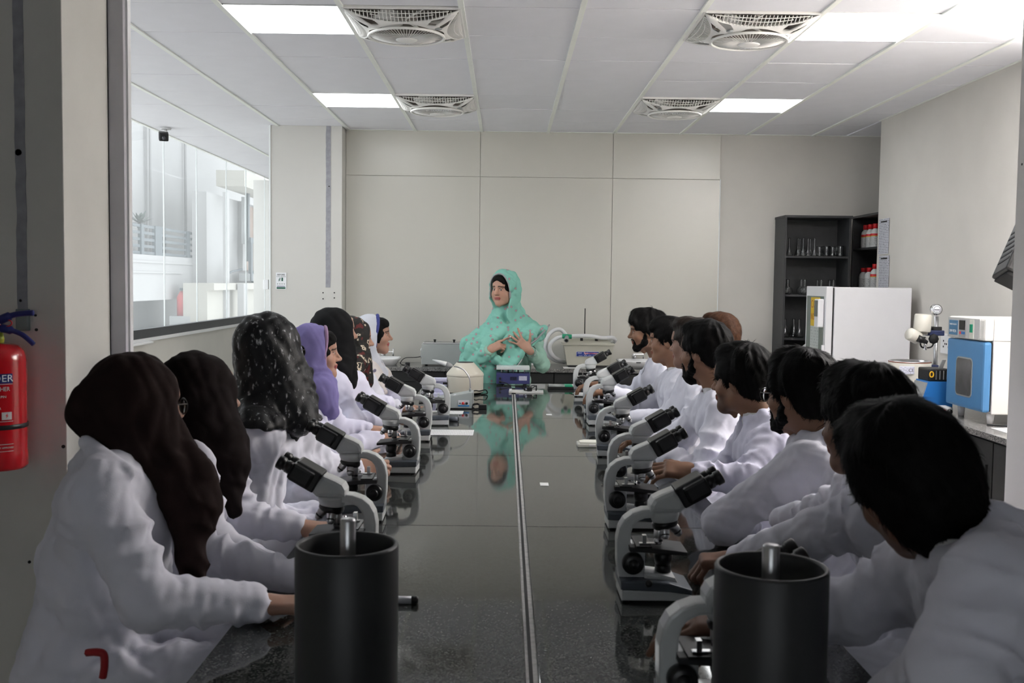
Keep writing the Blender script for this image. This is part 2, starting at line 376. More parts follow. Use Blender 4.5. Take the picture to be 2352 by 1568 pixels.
def make_fan(label):
    t = thing('ceiling_fan', label, 'fan', (0, 0, 0), 0, 'box ceiling fans')
    hs = MB()  # housing above the grille, open below
    for (lo, hi) in (((-.29, -.29, .12), (.29, .29, .13)), ((-.297, -.297, 0), (-.287, .297, .13)), ((.287, -.297, 0), (.297, .297, .13)), ((-.297, .287, 0), (.297, .297, .13)), ((-.297, -.297, 0), (.297, -.287, .13))): hs.box(lo, hi)
    hs.build('housing', m_fanin, t)
    rim = MB()
    for k in range(4):
        M = RZ(k*PI/2); rim.box((-.298, .282, -.012), (.298, .298, .004), .003, M)
    rim.build('rim', m_fanw, t)
    # web: four curved arms from the centre ring to the corners, with two slots in each
    NA, NR = 120, 7; web = MB(); vs = []; fs = []
    for a in range(NA):
        th = 2*PI*a/NA; c, s_ = math.cos(th), math.sin(th)
        r = .2
        while r < .42:
            x, y = r*c, r*s_
            if abs(x) > .29 or abs(y) > .29 or abs(y) > carc(x) or abs(x) > carc(y): break
            r += .002
        for layer in (0, .006):
            for k in range(NR+1):
                rr = .197+(r-.197)*k/NR; x, y = rr*c, rr*s_; vs.append((x, y, fz(x, y)+layer))
    st = 2*(NR+1)
    def solid(a, k):
        if k in (0, 1, NR-1): return True
        d = ((a % 30)-14.5)
        return not (1.2 < abs(d) < 4.2)
    for a in range(NA):
        b = (a+1) % NA
        for k in range(NR):
            if not solid(a, k): continue
            A, B = a*st, b*st; L = NR+1
            fs.append((A+k, A+k+1, B+k+1, B+k)); fs.append((A+L+k, B+L+k, B+L+k+1, A+L+k+1))
        fs.append((a*st+NR, a*st+st-1, b*st+st-1, b*st+NR))
    web.add(vs, fs, True); web.build('web_frame', m_fanw, t)
    for k in range(4):
        g = MB(); M = RZ(k*PI/2)
        for i in range(-14, 15):
            x = i*.019; y0 = carc(x)
            if .286-y0 < .008: continue
            pts = [(x, y0+(.286-y0)*q/3, fz(x, y0+(.286-y0)*q/3)) for q in range(4)]
            g.tube(pts, .0022, 5, M)
        for yy in (.235, .258):
            pts = []
            for i in range(-12, 13):
                x = i*.0215*(1 if yy > .24 else .62); y = yy+.012-.02*abs(i/12)**2*(-.9)
                if y > carc(x)-.004 and y < .287: pts.append((x, y, fz(x, y)))
            if len(pts) > 2: g.tube(pts, .0024, 5, M)
        g.build('side_grille', m_fanw, t)
    ring = MB(); ring.tube([(.197*math.cos(a*PI/24), .197*math.sin(a*PI/24), fz(.14, .14)-.006) for a in range(48)], .007, 8, closed=True); ring.build('centre_ring', m_fanw, t)
    sp = MB()
    for a in range(64):
        c, s_ = math.cos(a*PI/32), math.sin(a*PI/32)
        sp.tube([(.192*c, .192*s_, -.078), (.12*c, .12*s_, -.092), (.05*c, .05*s_, -.096)], .0016, 4)
    sp.build('spoke_guard', m_fanw, t)
    hub = MB().lathe([(.0, -.104), (.045, -.103), (.056, -.098), (.06, -.09), (.058, -.084), (0, -.084)], 28); hub.build('hub_cap', m_fanw, t)
    mt = MB().lathe([(0, .0), (.05, .0), (.055, .05), (.05, .118), (0, .12)], 20); mt.build('motor', m_fanin, t)
    for k in range(5):
        bl = MB(); M = RZ(k*2*PI/5); bl.add([(.045, -.02, -.01), (.045, .02, .03), (.18, .07, .035), (.185, -.03, -.02), (.045, -.02, -.007), (.045, .02, .033), (.18, .07, .038), (.185, -.03, -.017)], [(0, 1, 2, 3), (7, 6, 5, 4), (0, 4, 5, 1), (1, 5, 6, 2), (2, 6, 7, 3), (3, 7, 4, 0)], True, M); bl.build('blade', m_fanw, t)
    sx = MB().sphere((.225*.78, -.225*.62, fz(.175, .14)-.003), (.02, .018, .006), 14, 6); sx.build('sensor_window', m_fangrey, t)
    return t
fan0 = make_fan('white square box fan in the ceiling, left and nearer')
FL = ['white square box fan in the ceiling beside the nearer left light panel', 'white square box fan in the ceiling beside the nearer right light panel',
      'smaller-looking white box fan beside the far left light panel', 'smaller-looking white box fan beside the far right light panel']
for n, (i, j) in enumerate(FANS):
    f = fan0 if n == 0 else copy_tree(fan0)
    f['label'] = FL[n]; f.location = (GX+.6*i+.3, GY+.6*j+.3, CZ)
    if i > 0: f.rotation_euler = (0, 0, -PI/2)
# ------------------------------------------------------------------ outside the glass wall
m_ow = mat('render_white', (.36, .36, .355), .9, var=.03, scale=.8)
m_og = mat('render_grey', (.32, .33, .33), .9, var=.12, scale=1.2)
m_oc = mat('render_cream', (.40, .39, .35), .9, var=.05, scale=1)
m_rail = mat('rail_paint', (.07, .09, .10), .5, var=.1)
m_odoor = mat('door_brown', (.24, .17, .13), .6, var=.1)
m_teal = mat('glazing_teal', (.14, .24, .25), .2, var=.1)
m_gnd = mat('pale_concrete', (.78, .76, .72), .9, var=.06, scale=.7)
struct('ground', MB().box((-30, -8, -3.2), (-3.6, 60, -3.0)), m_gnd)
bl = thing('building', 'white rendered building across the yard, seen through the glass', 'building', (-14, 22, -3))
def obox(name, lo, hi, m, parent, base=(-14, 22, -3), b=0):
    return MB().box(tuple(l-k for l, k in zip(lo, base)), tuple(h-k for h, k in zip(hi, base)), b).build(name, m, parent)
XO = -11.0
pw = lambda px, py: atx(px, py, XO)
obox('wall', (XO-3, 9, -3), (XO-.4, 47, 13), m_ow, bl)
# balcony on the left with its railing
xb = XO+1.2
e0 = atx(452, 590, xb); zt = atx(380, 588, xb).z; zl = atx(380, 688, xb).z
obox('balcony_parapet', (XO-.4, 13, zl), (xb, e0.y, zt), m_ow, bl)
obox('moulding', (xb, 13, zt-.22), (xb+.03, e0.y, zt-.16), m_ow, bl)
obox('moulding', (xb, 13, zl+.75), (xb+.03, e0.y-1.6, zl+.8), m_ow, bl)
obox('undercroft_wall', (XO-.41, 13, -3), (XO-.2, e0.y+.1, zl), m_og, bl)
rl = thing('balcony_railing', 'dark grey slatted balcony railing outside the glass', 'railing', (xb, 16, zt))
zr = atx(380, 526, xb).z
for k in range(5):
    z = zt+.05+(zr-zt-.05)*k/4
    MB().box((-.1, -3, z-zt-.038), (-.05, e0.y-16-.25, z-zt+.038)).build('rail', m_rail, rl)
for px, w in ((330, .1), (367, .28), (435, .14)):
    y = atx(px, 560, xb).y; MB().box((-.12, y-16-w, 0), (-.02, y-16+w, zr-zt+.05)).build('post', m_rail, rl)
y = atx(455, 560, xb).y; MB().box((-1.2, y-16-.1, -1.2), (-1.05, y-16+.12, zr-zt)).build('post', m_rail, rl)
for px in (360, 366, 445):
    y = pw(px, 300).y; MB().cyl((XO-.3-(-14), y-22, zt+3), (XO-.3-(-14), y-22, 13+3), .05, n=8).build('drain_pipe', m_ow, bl)
# potted plant on the balcony
pl = thing('balcony_plant', 'small dark potted plant standing behind the balcony railing', 'plant', (xb-.6, atx(320, 512, xb-.6).y, zt))
r_ = random.Random(3); lf = MB()
zc = atx(320, 512, xb-.6).z-zt
for k in range(40):
    a = r_.uniform(0, 2*PI); e = r_.uniform(-.6, 1.2); L = r_.uniform(.25, .45); d = Vector((math.cos(a)*math.cos(e), math.sin(a)*math.cos(e), math.sin(e))); q = d.cross(Vector((0, 0, 1))).normalized()*.07
    lf.add([Vector((0, 0, zc)), Vector((0, 0, zc))+d*L*.5+q, Vector((0, 0, zc))+d*L, Vector((0, 0, zc))+d*L*.5-q], [(0, 1, 2, 3)])
lf.build('foliage', mat('leaf_dark', (.09, .12, .10), .6, var=.3), pl)
MB().cyl((0, 0, .25), (0, 0, zc), .04, n=8).build('stem', m_odoor, pl)
MB().lathe([(.0, 0), (.16, 0), (.22, .28), (0, .28)], 14).build('pot', m_ow, pl)
# annex on the right: cream beam, brown door, teal glazing, terrace
xa = -9.0
pa = lambda px, py: atx(px, py, xa)
an = thing('annex', 'cream annex with brown door and terrace, seen through the glass beside the pillar', 'building', (xa, 24, -3))
def abox(name, px0, py0, px1, py1, m, d0=0., d1=.3):
    a = pa(px0, py0); b = pa(px1, py1); y0, y1 = sorted((a.y, b.y)); z0, z1 = sorted((a.z, b.z))
    return MB().box((-d1, y0-24, z0+3), (-d0, y1-24, z1+3)).build(name, m, an)
abox('wall', 500, 440, 628, 655, m_ow, .35, .8)
abox('roof_beam', 518, 427, 640, 439, m_oc, -.6, .3)
abox('door', 576, 470, 598, 622, m_odoor, .25, .36)
abox('door_frame', 570, 462, 577, 622, m_ow, .2, .36)
abox('glazing', 598, 476, 640, 650, m_teal, .2, .36)
abox('glazing_bar', 607, 476, 610, 650, m_rail, .12, .25)
abox('terrace_edge', 452, 650, 640, 661, m_oc, -.5, .4)
a = pa(452, 661); MB().box((-.4, a.y-24, 0), (.3, 12, a.z+3)).build('terrace_wall', m_oc, an)
abox('pipe', 561, 452, 564, 560, m_og, .0, .1); abox('pipe', 567, 440, 571, 600, m_rail, -.05, .06)
abox('handrail', 556, 557, 640, 559, m_rail, -.3, -.24); abox('handrail_post', 557, 557, 561, 645, m_rail, -.3, -.2)
abox('handrail_bar', 561, 577, 572, 579, m_rail, -.3, -.24); abox('handrail_bar', 561, 598, 572, 600, m_rail, -.3, -.24)
abox('air_unit', 556, 628, 612, 645, m_og, -.25, .1); abox('downpipe', 505, 650, 515, 735, m_ow, -.75, -.55); abox('downpipe', 489, 440, 498, 735, m_ow, -.4, -.3)
c = MB().tube(spline([pa(520, 632)-Vector((xa, 24, -3)), pa(532, 624)-Vector((xa, 24, -3)), pa(545, 621)-Vector((xa, 24, -3)), pa(556, 618)-Vector((xa, 24, -3))]), .035, 6); c.build('cable', m_rail, an)
ex = thing('yard_extinguisher', 'small red extinguisher in the yard, blurred behind the left panes', 'extinguisher', (xb+.3, atx(420, 700, xb+.3).y, atx(420, 725, xb+.3).z))
MB().lathe([(0, 0), (.17, 0), (.17, .55), (.08, .72), (0, .74)], 14).build('cylinder', mat('faded_red', (.6, .12, .12), .5), ex)
MB().box((-.05, -.16, .74), (.05, .1, .82), .02).build('handle', m_rail, ex)
MB().box((-.3, -.3, -2), (.3, .3, 0)).build('plinth', m_og, ex)
# ------------------------------------------------------------------ studio lamp behind the right jamb
ls = at(2318, 600, 4.35)
sl = thing('studio_lamp', 'black studio lamp head leaning in behind the right door jamb', 'lamp', (ls.x+.06, 4.35, 0))
ax = Vector((.46, .25, .85)).normalized(); q = Vector((1, 0, 0)); q = (q-ax*q.dot(ax)).normalized(); w = ax.cross(q)
M = Matrix(((q.x, w.x, ax.x, 0), (q.y, w.y, ax.y, 0), (q.z, w.z, ax.z, ls.z), (0, 0, 0, 1)))
MB().box((-.075, -.07, -.1), (.075, .07, .2), .012, M).build('body', m_blk, sl)
vn = MB()
for k in range(6): vn.box((-.077, -.05, -.04+k*.03), (-.074, .05, -.03+k*.03), 0, M); vn.box((-.06, -.0725, -.04+k*.03), (.06, -.069, -.03+k*.03), 0, M)
vn.build('vents', m_blkm, sl)
MB().box((-.06, -.06, -.112), (.06, .06, -.098), .004, M).build('rear_panel', m_blkm, sl)
MB().lathe([(.07, .2), (.075, .205), (.1, .27), (.098, .27), (.07, .21)], 24, M, cap=False).build('reflector', m_chrome, sl)
m_flash = mat('flash_tube', (1, .98, .96), .5, var=0, emit=14)
MB().lathe([(0, .215), (.05, .214), (.05, .21), (0, .209)], 20, M).build('flash_tube', m_flash, sl)
MB().cyl((.03, 0, .02), (.03, 0, ls.z-.05), .013, n=12).build('stand_pole', m_blkm, sl)
for k in range(3):
    a = k*2*PI/3+.5; MB().cyl((.03, 0, .42), (.03+.42*math.cos(a), .42*math.sin(a), .012), .009, n=8).build('stand_leg', m_blkm, sl)
L = bpy.data.lights.new('studio_lamp_beam', 'SPOT'); L.energy = STROBE_E; L.color = (1, .97, .95); L.spot_size = 1.75; L.spot_blend = .6; L.shadow_soft_size = .06
lo = bpy.data.objects.new('studio_lamp_beam', L); link(lo, sl)
Z = (-(Vector((.52, .02, .86)).normalized())); X = Vector((1, 0, 0)); X = (X-Z*X.dot(Z)).normalized(); Yv = Z.cross(X); pos = Vector((0, 0, ls.z))+ax*.25
lo.matrix_local = Matrix(((X.x, Yv.x, Z.x, pos.x), (X.y, Yv.y, Z.y, pos.y), (X.z, Yv.z, Z.z, pos.z), (0, 0, 0, 1)))
# ------------------------------------------------------------------ the long granite table
def granite(name, c0, c1, rough):
    m = bpy.data.materials.new(name); m.use_nodes = True; nt = m.node_tree; b = nt.nodes['Principled BSDF']; MATS[name] = m
    tc = nt.nodes.new('ShaderNodeTexCoord')
    v = nt.nodes.new('ShaderNodeTexVoronoi'); v.inputs['Scale'].default_value = 260; nt.links.new(tc.outputs['Object'], v.inputs['Vector'])
    n = nt.nodes.new('ShaderNodeTexNoise'); n.inputs['Scale'].default_value = 45; n.inputs['Detail'].default_value = 8; n.inputs['Roughness'].default_value = .75; nt.links.new(tc.outputs['Object'], n.inputs['Vector'])
    ad = nt.nodes.new('ShaderNodeMix'); ad.data_type = 'RGBA'; ad.inputs[0].default_value = .45; nt.links.new(n.outputs['Fac'], ad.inputs[6]); nt.links.new(v.outputs['Color'], ad.inputs[7])
    r = nt.nodes.new('ShaderNodeValToRGB'); e = r.color_ramp.elements; e[0].position = .34; e[1].position = .68; e[0].color = tuple(c0)+(1,); e[1].color = tuple(c1)+(1,)
    nt.links.new(ad.outputs[2], r.inputs['Fac']); nt.links.new(r.outputs['Color'], b.inputs['Base Color']); b.inputs['Roughness'].default_value = rough
    b.inputs['Specular IOR Level'].default_value = .5; b.inputs['IOR'].default_value = 1.42
    return m
m_gr = granite('table_granite', (.010, .011, .0105), (.080, .084, .080), .05)
m_grc = granite('counter_granite', (.05, .05, .05), (.34, .33, .32), .14)
m_frame = mat('black_steel', (.012, .012, .013), .45, .3, var=.1)
TX0, TX1, TJ = -.625, .76, .062; TY0, TY1 = 1.25, 8.1
tb = thing('lab_table', 'long polished dark granite table with a joint down its middle', 'table', (0, 4.6, 0))
rows = [TY0, 1.98, 3.336, 4.705, 6.03, 7.39, TY1]
for (x0, x1) in ((TX0, TJ-.014), (TJ+.014, TX1)):
    for a, b in zip(rows[:-1], rows[1:]):
        MB().box((x0, a-4.6+.0012, T-.03), (x1, b-4.6-.0012, T), .0015).build('granite_slab', m_gr, tb)
m_jt = mat('joint_filler', (.42, .42, .41), .6, var=.2, scale=60)
MB().box((TJ-.013, TY0-4.6, T-.028), (TJ+.013, TY1-4.6-.75, T-.004)).build('joint_strip', m_jt, tb, label='pale filler strip along the joint')
MB().box((TJ-.006, TY0-4.6, T-.0042), (TJ+.002, TY1-4.6-.76, T-.0034)).build('joint_gap', m_blkm, tb)
MB().box((TX0+.28, TY0-4.6+.05, T-.1), (TX1-.28, TY1-4.6-.05, T-.032)).build('apron', m_frame, tb)
for y in (TY0+.1, 3.3, 5.6, TY1-.1):
    for x in (TX0+.33, TX1-.33): MB().box((x-.03, y-4.6-.03, 0), (x+.03, y-4.6+.03, T-.1)).build('leg', m_frame, tb)
# ------------------------------------------------------------------ wall counters
CT = .797; CY = 8.82
m_cab = mat('cabinet_black', (.014, .014, .015), .45, var=.1)
def counter(name, label, x0, x1, y0, y1, front, base):
    t = thing(name, label, 'counter', base); bx, by, _ = base
    MB().box((x0-bx, y0-by, CT-.032), (x1-bx, y1-by, CT), .003).build('worktop', m_grc, t)
    if front == 'y':
        MB().box((x0-bx+.01, y0-by+.05, .1), (x1-bx-.01, y1-by, CT-.033)).build('carcass', m_cab, t)
        MB().box((x0-bx+.02, y0-by+.1, 0), (x1-bx-.02, y1-by, .1)).build('plinth', m_cab, t)
        n = round((x1-x0)/.5)
        for i in range(n):
            a = x0+(x1-x0)*i/n; b = x0+(x1-x0)*(i+1)/n
            d = MB().box((a-bx+.004, y0-by+.032, .12), (b-bx-.004, y0-by+.05, CT-.13), .002).build('door', m_cab, t)
            MB().box((b-bx-.06, y0-by+.018, CT-.28), (b-bx-.045, y0-by+.032, CT-.17), .003).build('handle', m_blk, d)
            MB().box((a-bx+.004, y0-by+.032, CT-.125), (b-bx-.004, y0-by+.05, CT-.04), .002).build('drawer', m_cab, t)
    else:
        MB().box((x0-bx+.05, y0-by+.01, .1), (x1-bx, y1-by-.01, CT-.033)).build('carcass', m_cab, t)
        MB().box((x0-bx+.1, y0-by+.02, 0), (x1-bx, y1-by-.02, .1)).build('plinth', m_cab, t)
        n = round((y1-y0)/.45)
        for i in range(n):
            a = y0+(y1-y0)*i/n; b = y0+(y1-y0)*(i+1)/n
            d = MB().box((x0-bx+.03, a-by+.006, .12), (x0-bx+.05, b-by-.006, CT-.05), .002).build('door', m_cab, t)
            MB().box((x0-bx+.016, a-by+.05, CT-.28), (x0-bx+.03, a-by+.065, CT-.17), .003).build('handle', m_blk, d)
    return t
counter('wall_counter', 'speckled granite counter with black cabinets along the back wall', -1.46, 2.3, CY, YB-.013, 'y', (.4, 9.1, 0))
counter('wall_counter', 'speckled granite counter with black cabinets along the right wall', 2.47, XR, 4.75, 7.05, 'x', (2.8, 5.9, 0))
# ------------------------------------------------------------------ things on the back counter
def basin(label, x, y):
    t = thing('wash_basin', label, 'basin', (x, y, CT))
    o = MB(); N = 40
    def se(a, rx, ry, p=4.): c, s = math.cos(a), math.sin(a); k = (abs(c)**p+abs(s)**p)**(-1/p); return (rx*c*k, ry*s*k)
    prof = [(.13, .1, 0), (.15, .125, .03), (.165, .145, .05), (.175, .15, .062), (.172, .147, .068), (.158, .132, .066), (.14, .11, .04), (.1, .07, .022), (.02, .015, .018)]
    vs = []; fs = []
    for rx, ry, z in prof:
        for i in range(N): p = se(2*PI*i/N, rx, ry); vs.append((p[0], p[1], z))
    for k in range(len(prof)-1):
        for i in range(N): j = (i+1) % N; fs.append((k*N+i, k*N+j, (k+1)*N+j, (k+1)*N+i))
    fs.append(tuple(range(N))[::-1]); fs.append(tuple((len(prof)-1)*N+i for i in range(N)))
    o.add(vs, fs, True); o.build('bowl', mat('ceramic', (.8, .8, .81), .12, var=.01), t)
    MB().box((-.02, -.1485, .05), (.02, -.1475, .058)).build('overflow_slot', m_blkm, t)
    f = thing('faucet', 'chrome lever faucet behind the '+('left' if x < 0 else 'right')+' wash basin', 'faucet', (x+.0, y+.19, CT))
    MB().lathe([(.026, 0), (.026, .008), (.019, .012), (.019, .09), (.021, .1), (0, .1)], 18).build('body', m_chrome, f)
    MB().tube([(0, 0, .075), (0, -.08, .09), (0, -.11, .085)], .012, 12).build('spout', m_chrome, f)
    MB().box((-.008, -.01, .1), (.09, .01, .108), .003).build('lever', m_chrome, f)
    MB().cyl((.085, 0, .04), (.085, 0, .135), .006, n=10).build('hand_rod', m_chrome, f)
basin('white oval wash basin on the back counter beside the left pillar', at(880, 830, 9.03).x-.02, 9.05)
basin('white wash basin on the back counter behind the right-hand microscopes', 1.16, 9.08)
def rel(p, b): return tuple(a-c for a, c in zip(p, b))
m_bath = mat('grey_enamel', (.42, .44, .43), .4, var=.02)
m_blue = mat('blue_plastic', (.02, .22, .55), .4, var=.03)
x0, x1 = at(968, 810, 9.0).x, at(1063, 810, 9.0).x; zt = at(1000, 790, 9.).z
wbth = thing('water_bath', 'grey metal water bath on the back counter beside the teacher', 'water bath', ((x0+x1)/2, 9.1, CT))
hw = (x1-x0)/2; hh = zt-CT
MB().box((-hw, -.1, .012), (hw, .14, hh), .005).build('case', m_bath, wbth)
MB().box((-hw+.01, -.1, hh-.002), (hw-.01, .13, hh+.012), .004).build('lid', m_steel, wbth)
for x in (-.07, .1): MB().lathe([(.008, 0), (.008, .015), (.012, .018), (.012, .026), (0, .027)], 12, TR(x, -.02, hh+.011)).build('lid_knob', m_blk, wbth)
MB().box((hw, -.095, .012), (hw+.018, .13, hh-.012), .003).build('blue_end_panel', m_blue, wbth)
for x in (-hw+.04, hw-.04): MB().cyl((x, -.06, 0), (x, -.06, .014), .012, n=10).build('foot', m_blk, wbth)
MB().tube([(-hw, -.02, hh*.85), (-hw-.012, -.02, hh*.7), (-hw-.012, -.02, hh*.4), (-hw, -.02, hh*.25)], .004, 8).build('side_handle', m_chrome, wbth)
MB().tube(spline([(-hw, .02, .075), (-hw-.06, .0, .065), (-hw-.15, -.02, .06), (-hw-.19, -.03, .02), (-hw-.17, -.06, .004), (-hw-.11, -.1, .004)]), .0035, 6).build('power_cord', m_blkm, wbth)
MB().box((-hw-.14, -.13, 0), (-hw-.1, -.07, .03), .008).build('plug', m_blk, wbth)
# spirometer
sx0, sx1 = at(1293, 790, 8.98).x, at(1412, 790, 8.98).x; st = at(1350, 789, 8.98).z
sp = thing('spirometer', 'beige spirometer tank with white corrugated hose on the back counter', 'spirometer', ((sx0+sx1)/2, 9.1, CT))
hw = (sx1-sx0)/2; hh = st-CT
m_beige = mat('beige_fibre', (.46, .45, .38), .45, var=.03)
vs = [(-hw+.04, -.1, .02), (hw-.035, -.1, .02), (hw-.035, .12, .02), (-hw+.04, .12, .02), (-hw+.008, -.12, hh), (hw-.008, -.12, hh), (hw-.008, .16, hh), (-hw+.008, .16, hh)]
MB().add(vs, [(3, 2, 1, 0), (4, 5, 6, 7), (0, 1, 5, 4), (1, 2, 6, 5), (2, 3, 7, 6), (3, 0, 4, 7)]).build('tank', m_beige, sp)
MB().box((-hw, -.128, hh-.016), (hw, .17, hh+.002), .004).build('rim', m_beige, sp)
MB().add([(-hw+.03, -.1, hh), (hw-.03, -.1, hh), (hw-.03, .15, hh), (-hw+.03, .15, hh), (-hw+.06, -.05, hh+.035), (hw-.06, -.05, hh+.035), (hw-.06, .12, hh+.035), (-hw+.06, .12, hh+.035)], [(4, 5, 6, 7), (0, 1, 5, 4), (1, 2, 6, 5), (2, 3, 7, 6), (3, 0, 4, 7)]).build('cover', m_beige, sp)
for x in (-.06, .07): MB().box((x-.012, -.07, hh+.02), (x+.012, -.05, hh+.045), .002).build('catch', m_blk, sp)
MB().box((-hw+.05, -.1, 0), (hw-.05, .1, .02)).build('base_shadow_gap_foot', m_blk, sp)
rb = at(1343, 770, 9.1); rt = at(1344, 708, 9.1)
MB().cyl(rel(rb, (sp.location.x, 9.1, CT)), rel(rt, (sp.location.x, 9.1, CT)), .0045, n=10).build('pointer_rod', m_blkm, sp)
m_hose = mat('white_hose', (.68, .69, .70), .45, var=.02)
B = (sp.location.x, 9.1, CT)
def hose(pts, r, name='hose'):
    P = spline([rel(p, B) for p in pts], 18); out = []; rad = []
    for i, p in enumerate(P): out.append(p); rad.append(r*(1+.05*(i % 2)))
    MB().tube(out, rad, 12).build(name, m_hose, sp)
hz = 9.04
hose([at(1312, 772, 9.0), at(1335, 771, 9.0), at(1360, 772, 9.0), at(1385, 776, 9.02), at(1405, 775, 9.06), at(1413, 781, 9.12), at(1404, 789, 9.2)], .017)
hose([at(1294, 773, 9.0), at(1278, 777, 9.0), at(1264, 790, 9.0), at(1264, 806, 9.02), at(1274, 820, 9.06), at(1296, 832, 9.16)], .017)
hose([at(1300, 769, 9.14), at(1288, 757, 9.14), at(1272, 759, 9.12), at(1257, 775, 9.1), at(1253, 800, 9.08), at(1262, 818, 9.08), at(1280, 829, 9.12), at(1300, 830, 9.2)], .017)
g0 = Vector(rel(at(1291, 772, 9.0), B)); g1 = Vector(rel(at(1313, 773, 9.0), B))
MB().cyl(g0, g1, .021, n=18).build('green_tee', mat('green_plastic', (.02, .33, .17), .35, var=.03), sp)
gm = (g0+g1)/2; m_pg = mat('grey_plastic', (.30, .31, .31), .45, var=.03)
MB().tube([gm+Vector((0, 0, 0)), gm+Vector((-.004, -.035, -.022)), gm+Vector((-.006, -.052, -.03))], [.019, .02, .022], 18).build('mouthpiece', m_pg, sp)
MB().cyl(gm+Vector((-.0062, -.0525, -.0303)), gm+Vector((-.0063, -.0535, -.0308)), .014, n=16).build('mouthpiece_bore', m_blkm, sp)
pb = at(1350, 812, 8.975)
m_lblue = mat('label_blue', (.02, .05, .28), .4, var=0); m_lred = mat('label_red', (.75, .04, .05), .4, var=0); m_lwhite = mat('label_white', (.85, .86, .88), .5, var=0); m_ink = mat('ink_black', (.02, .02, .022), .5, var=0)
lx = pb.x-B[0]; lz = pb.z-B[2]-.004; ly = -.12+(.02)*(1-lz/hh)-.004
pt = MB().box((lx-.098, ly-.002, lz-.02), (lx+.098, ly, lz+.02)).build('name_label', m_lblue, sp)
MB().box((lx-.1, ly-.001, lz-.022), (lx+.1, ly+.001, lz+.022)).build('label_border', m_lwhite, pt)
text('Spirometer', .026, TR(lx+.028, ly-.003, lz+.007) @ FRONT, m_lwhite, pt, .0003, sx=1.05)
text('Spirometer', .0245, TR(lx+.028, ly-.0036, lz+.007) @ FRONT, m_lred, pt, .0003, sx=1.05)
text('MAX', .017, TR(lx-.07, ly-.003, lz+.008) @ FRONT, m_lwhite, pt, .0003)
text('Student   Model   9 litre   capacity', .0105, TR(lx, ly-.003, lz-.012) @ FRONT, m_lwhite, pt, .0003, sx=1.1)
s2 = thing('bench_scale', 'small white laboratory scale on the back counter behind the teacher', 'scale', (at(1228, 825, 9.0).x, 9.0, CT))
MB().box((-.09, -.08, .022), (.095, .08, .065), .012).build('case', m_white, s2)
MB().box((-.07, -.07, .065), (.07, .06, .072), .003).build('pan', m_steel, s2)
for x in (-.06, .08): MB().cyl((x, -.06, 0), (x, -.06, .024), .014, n=10).build('foot', m_blk, s2)
pp = tag(MB().box((-.14, -.09, 0), (.14, .09, .0012)).build('paper_sheet', mat('paper', (.74, .74, .73), .7, var=.02), None, (at(1330, 845, 8.98).x, 8.98, CT+.0005)), 'white paper sheet lying under the front of the beige spirometer', 'paper')
# ------------------------------------------------------------------ shelves and glassware in the far right corner
m_shelf = mat('shelf_laminate', (.042, .043, .045), .5, var=.08, scale=20)
m_lab = mat('lab_glass', (.98, .99, .99), .0, var=0, trans=1., ior=1.48, spec=.7)
S1 = (2.735, 9.25, 0); s1x0, s1x1, s1y0, s1y1 = 2.445, 3.03, 9.08, 9.415
top1 = at(1880, 500, 9.08).z
sh = thing('glassware_shelf', 'dark shelf unit with glassware standing against the back wall', 'shelf', S1)
def sb(name, lo, hi, m=m_shelf, p=None, base=S1, b=.001): return MB().box(rel(lo, base), rel(hi, base), b).build(name, m, p or sh)
sb('side_panel', (s1x0, s1y0, 0), (s1x0+.018, s1y1, top1)); sb('side_panel', (s1x1-.018, s1y0, 0), (s1x1, s1y1, top1))
sb('back_panel', (s1x0+.018, s1y1-.01, 0), (s1x1-.018, s1y1, top1)); sb('top_board', (s1x0-.004, s1y0-.008, top1), (s1x1+.01, s1y1, top1+.02))
zs1 = [at(1880, y, 9.08).z for y in (588, 677, 777)] + [.7, .3]
for z in zs1: sb('shelf_board', (s1x0+.018, s1y0+.004, z-.018), (s1x1-.018, s1y1-.01, z))
for (px, py) in ((1778, 586), (1797, 585), (1774, 673), (1794, 676)):
    pass
S2 = (3.3, 9.0, 0); top2 = at(2000, 497, 9.0).z
sh2 = thing('reagent_shelf', 'narrow dark shelf unit with reagent bottles in the corner recess', 'shelf', S2)
sb('side_panel', (3.14, 9.36, 0), (3.5, 9.38, top2), p=sh2, base=S2); sb('side_panel', (3.14, 8.62, 0), (3.5, 8.64, top2), p=sh2, base=S2)
sb('back_panel', (3.48, 8.64, 0), (3.5, 9.36, top2), p=sh2, base=S2); sb('top_board', (3.13, 8.61, top2), (3.5, 9.385, top2+.02), p=sh2, base=S2)
zs2 = [at(1990, 568, 9.0).z, at(1990, 662, 9.0).z, .7, .3]
for z in zs2: sb('shelf_board', (3.145, 8.64, z-.018), (3.48, 9.36, z), p=sh2, base=S2)
def flask_lathe(prof, t=.002):
    """closed thin-walled profile: outside up, inside down"""
    inn = [(max(r-t, 0.0005), z+(t if i == 0 else 0)) for i, (r, z) in enumerate(prof)]
    return prof+inn[::-1]
def glass_mesh(name, prof, n=20): return MB().lathe([(0, prof[0][1])]+flask_lathe(prof)+[(0, prof[0][1]+.002)], n, cap=False).mesh(name, m_lab)
g_vol = glass_mesh('volumetric_flask', [(.026, 0), (.029, .006), (.022, .035), (.0085, .07), (.0075, .09), (.0075, .155), (.009, .158)])
g_beak = glass_mesh('beaker', [(.03, 0), (.032, .004), (.032, .088), (.035, .093)])
g_beak2 = glass_mesh('beaker', [(.022, 0), (.024, .004), (.024, .08), (.027, .085)])
g_round = glass_mesh('round_flask', [(.02, 0), (.036, .01), (.042, .032), (.036, .056), (.016, .072), (.013, .08), (.013, .13), (.016, .133)])
g_con = glass_mesh('conical_flask', [(.036, 0), (.039, .005), (.028, .05), (.014, .105), (.012, .16), (.015, .164)])
m_print = mat('white_print', (.8, .82, .85), .5, var=0)
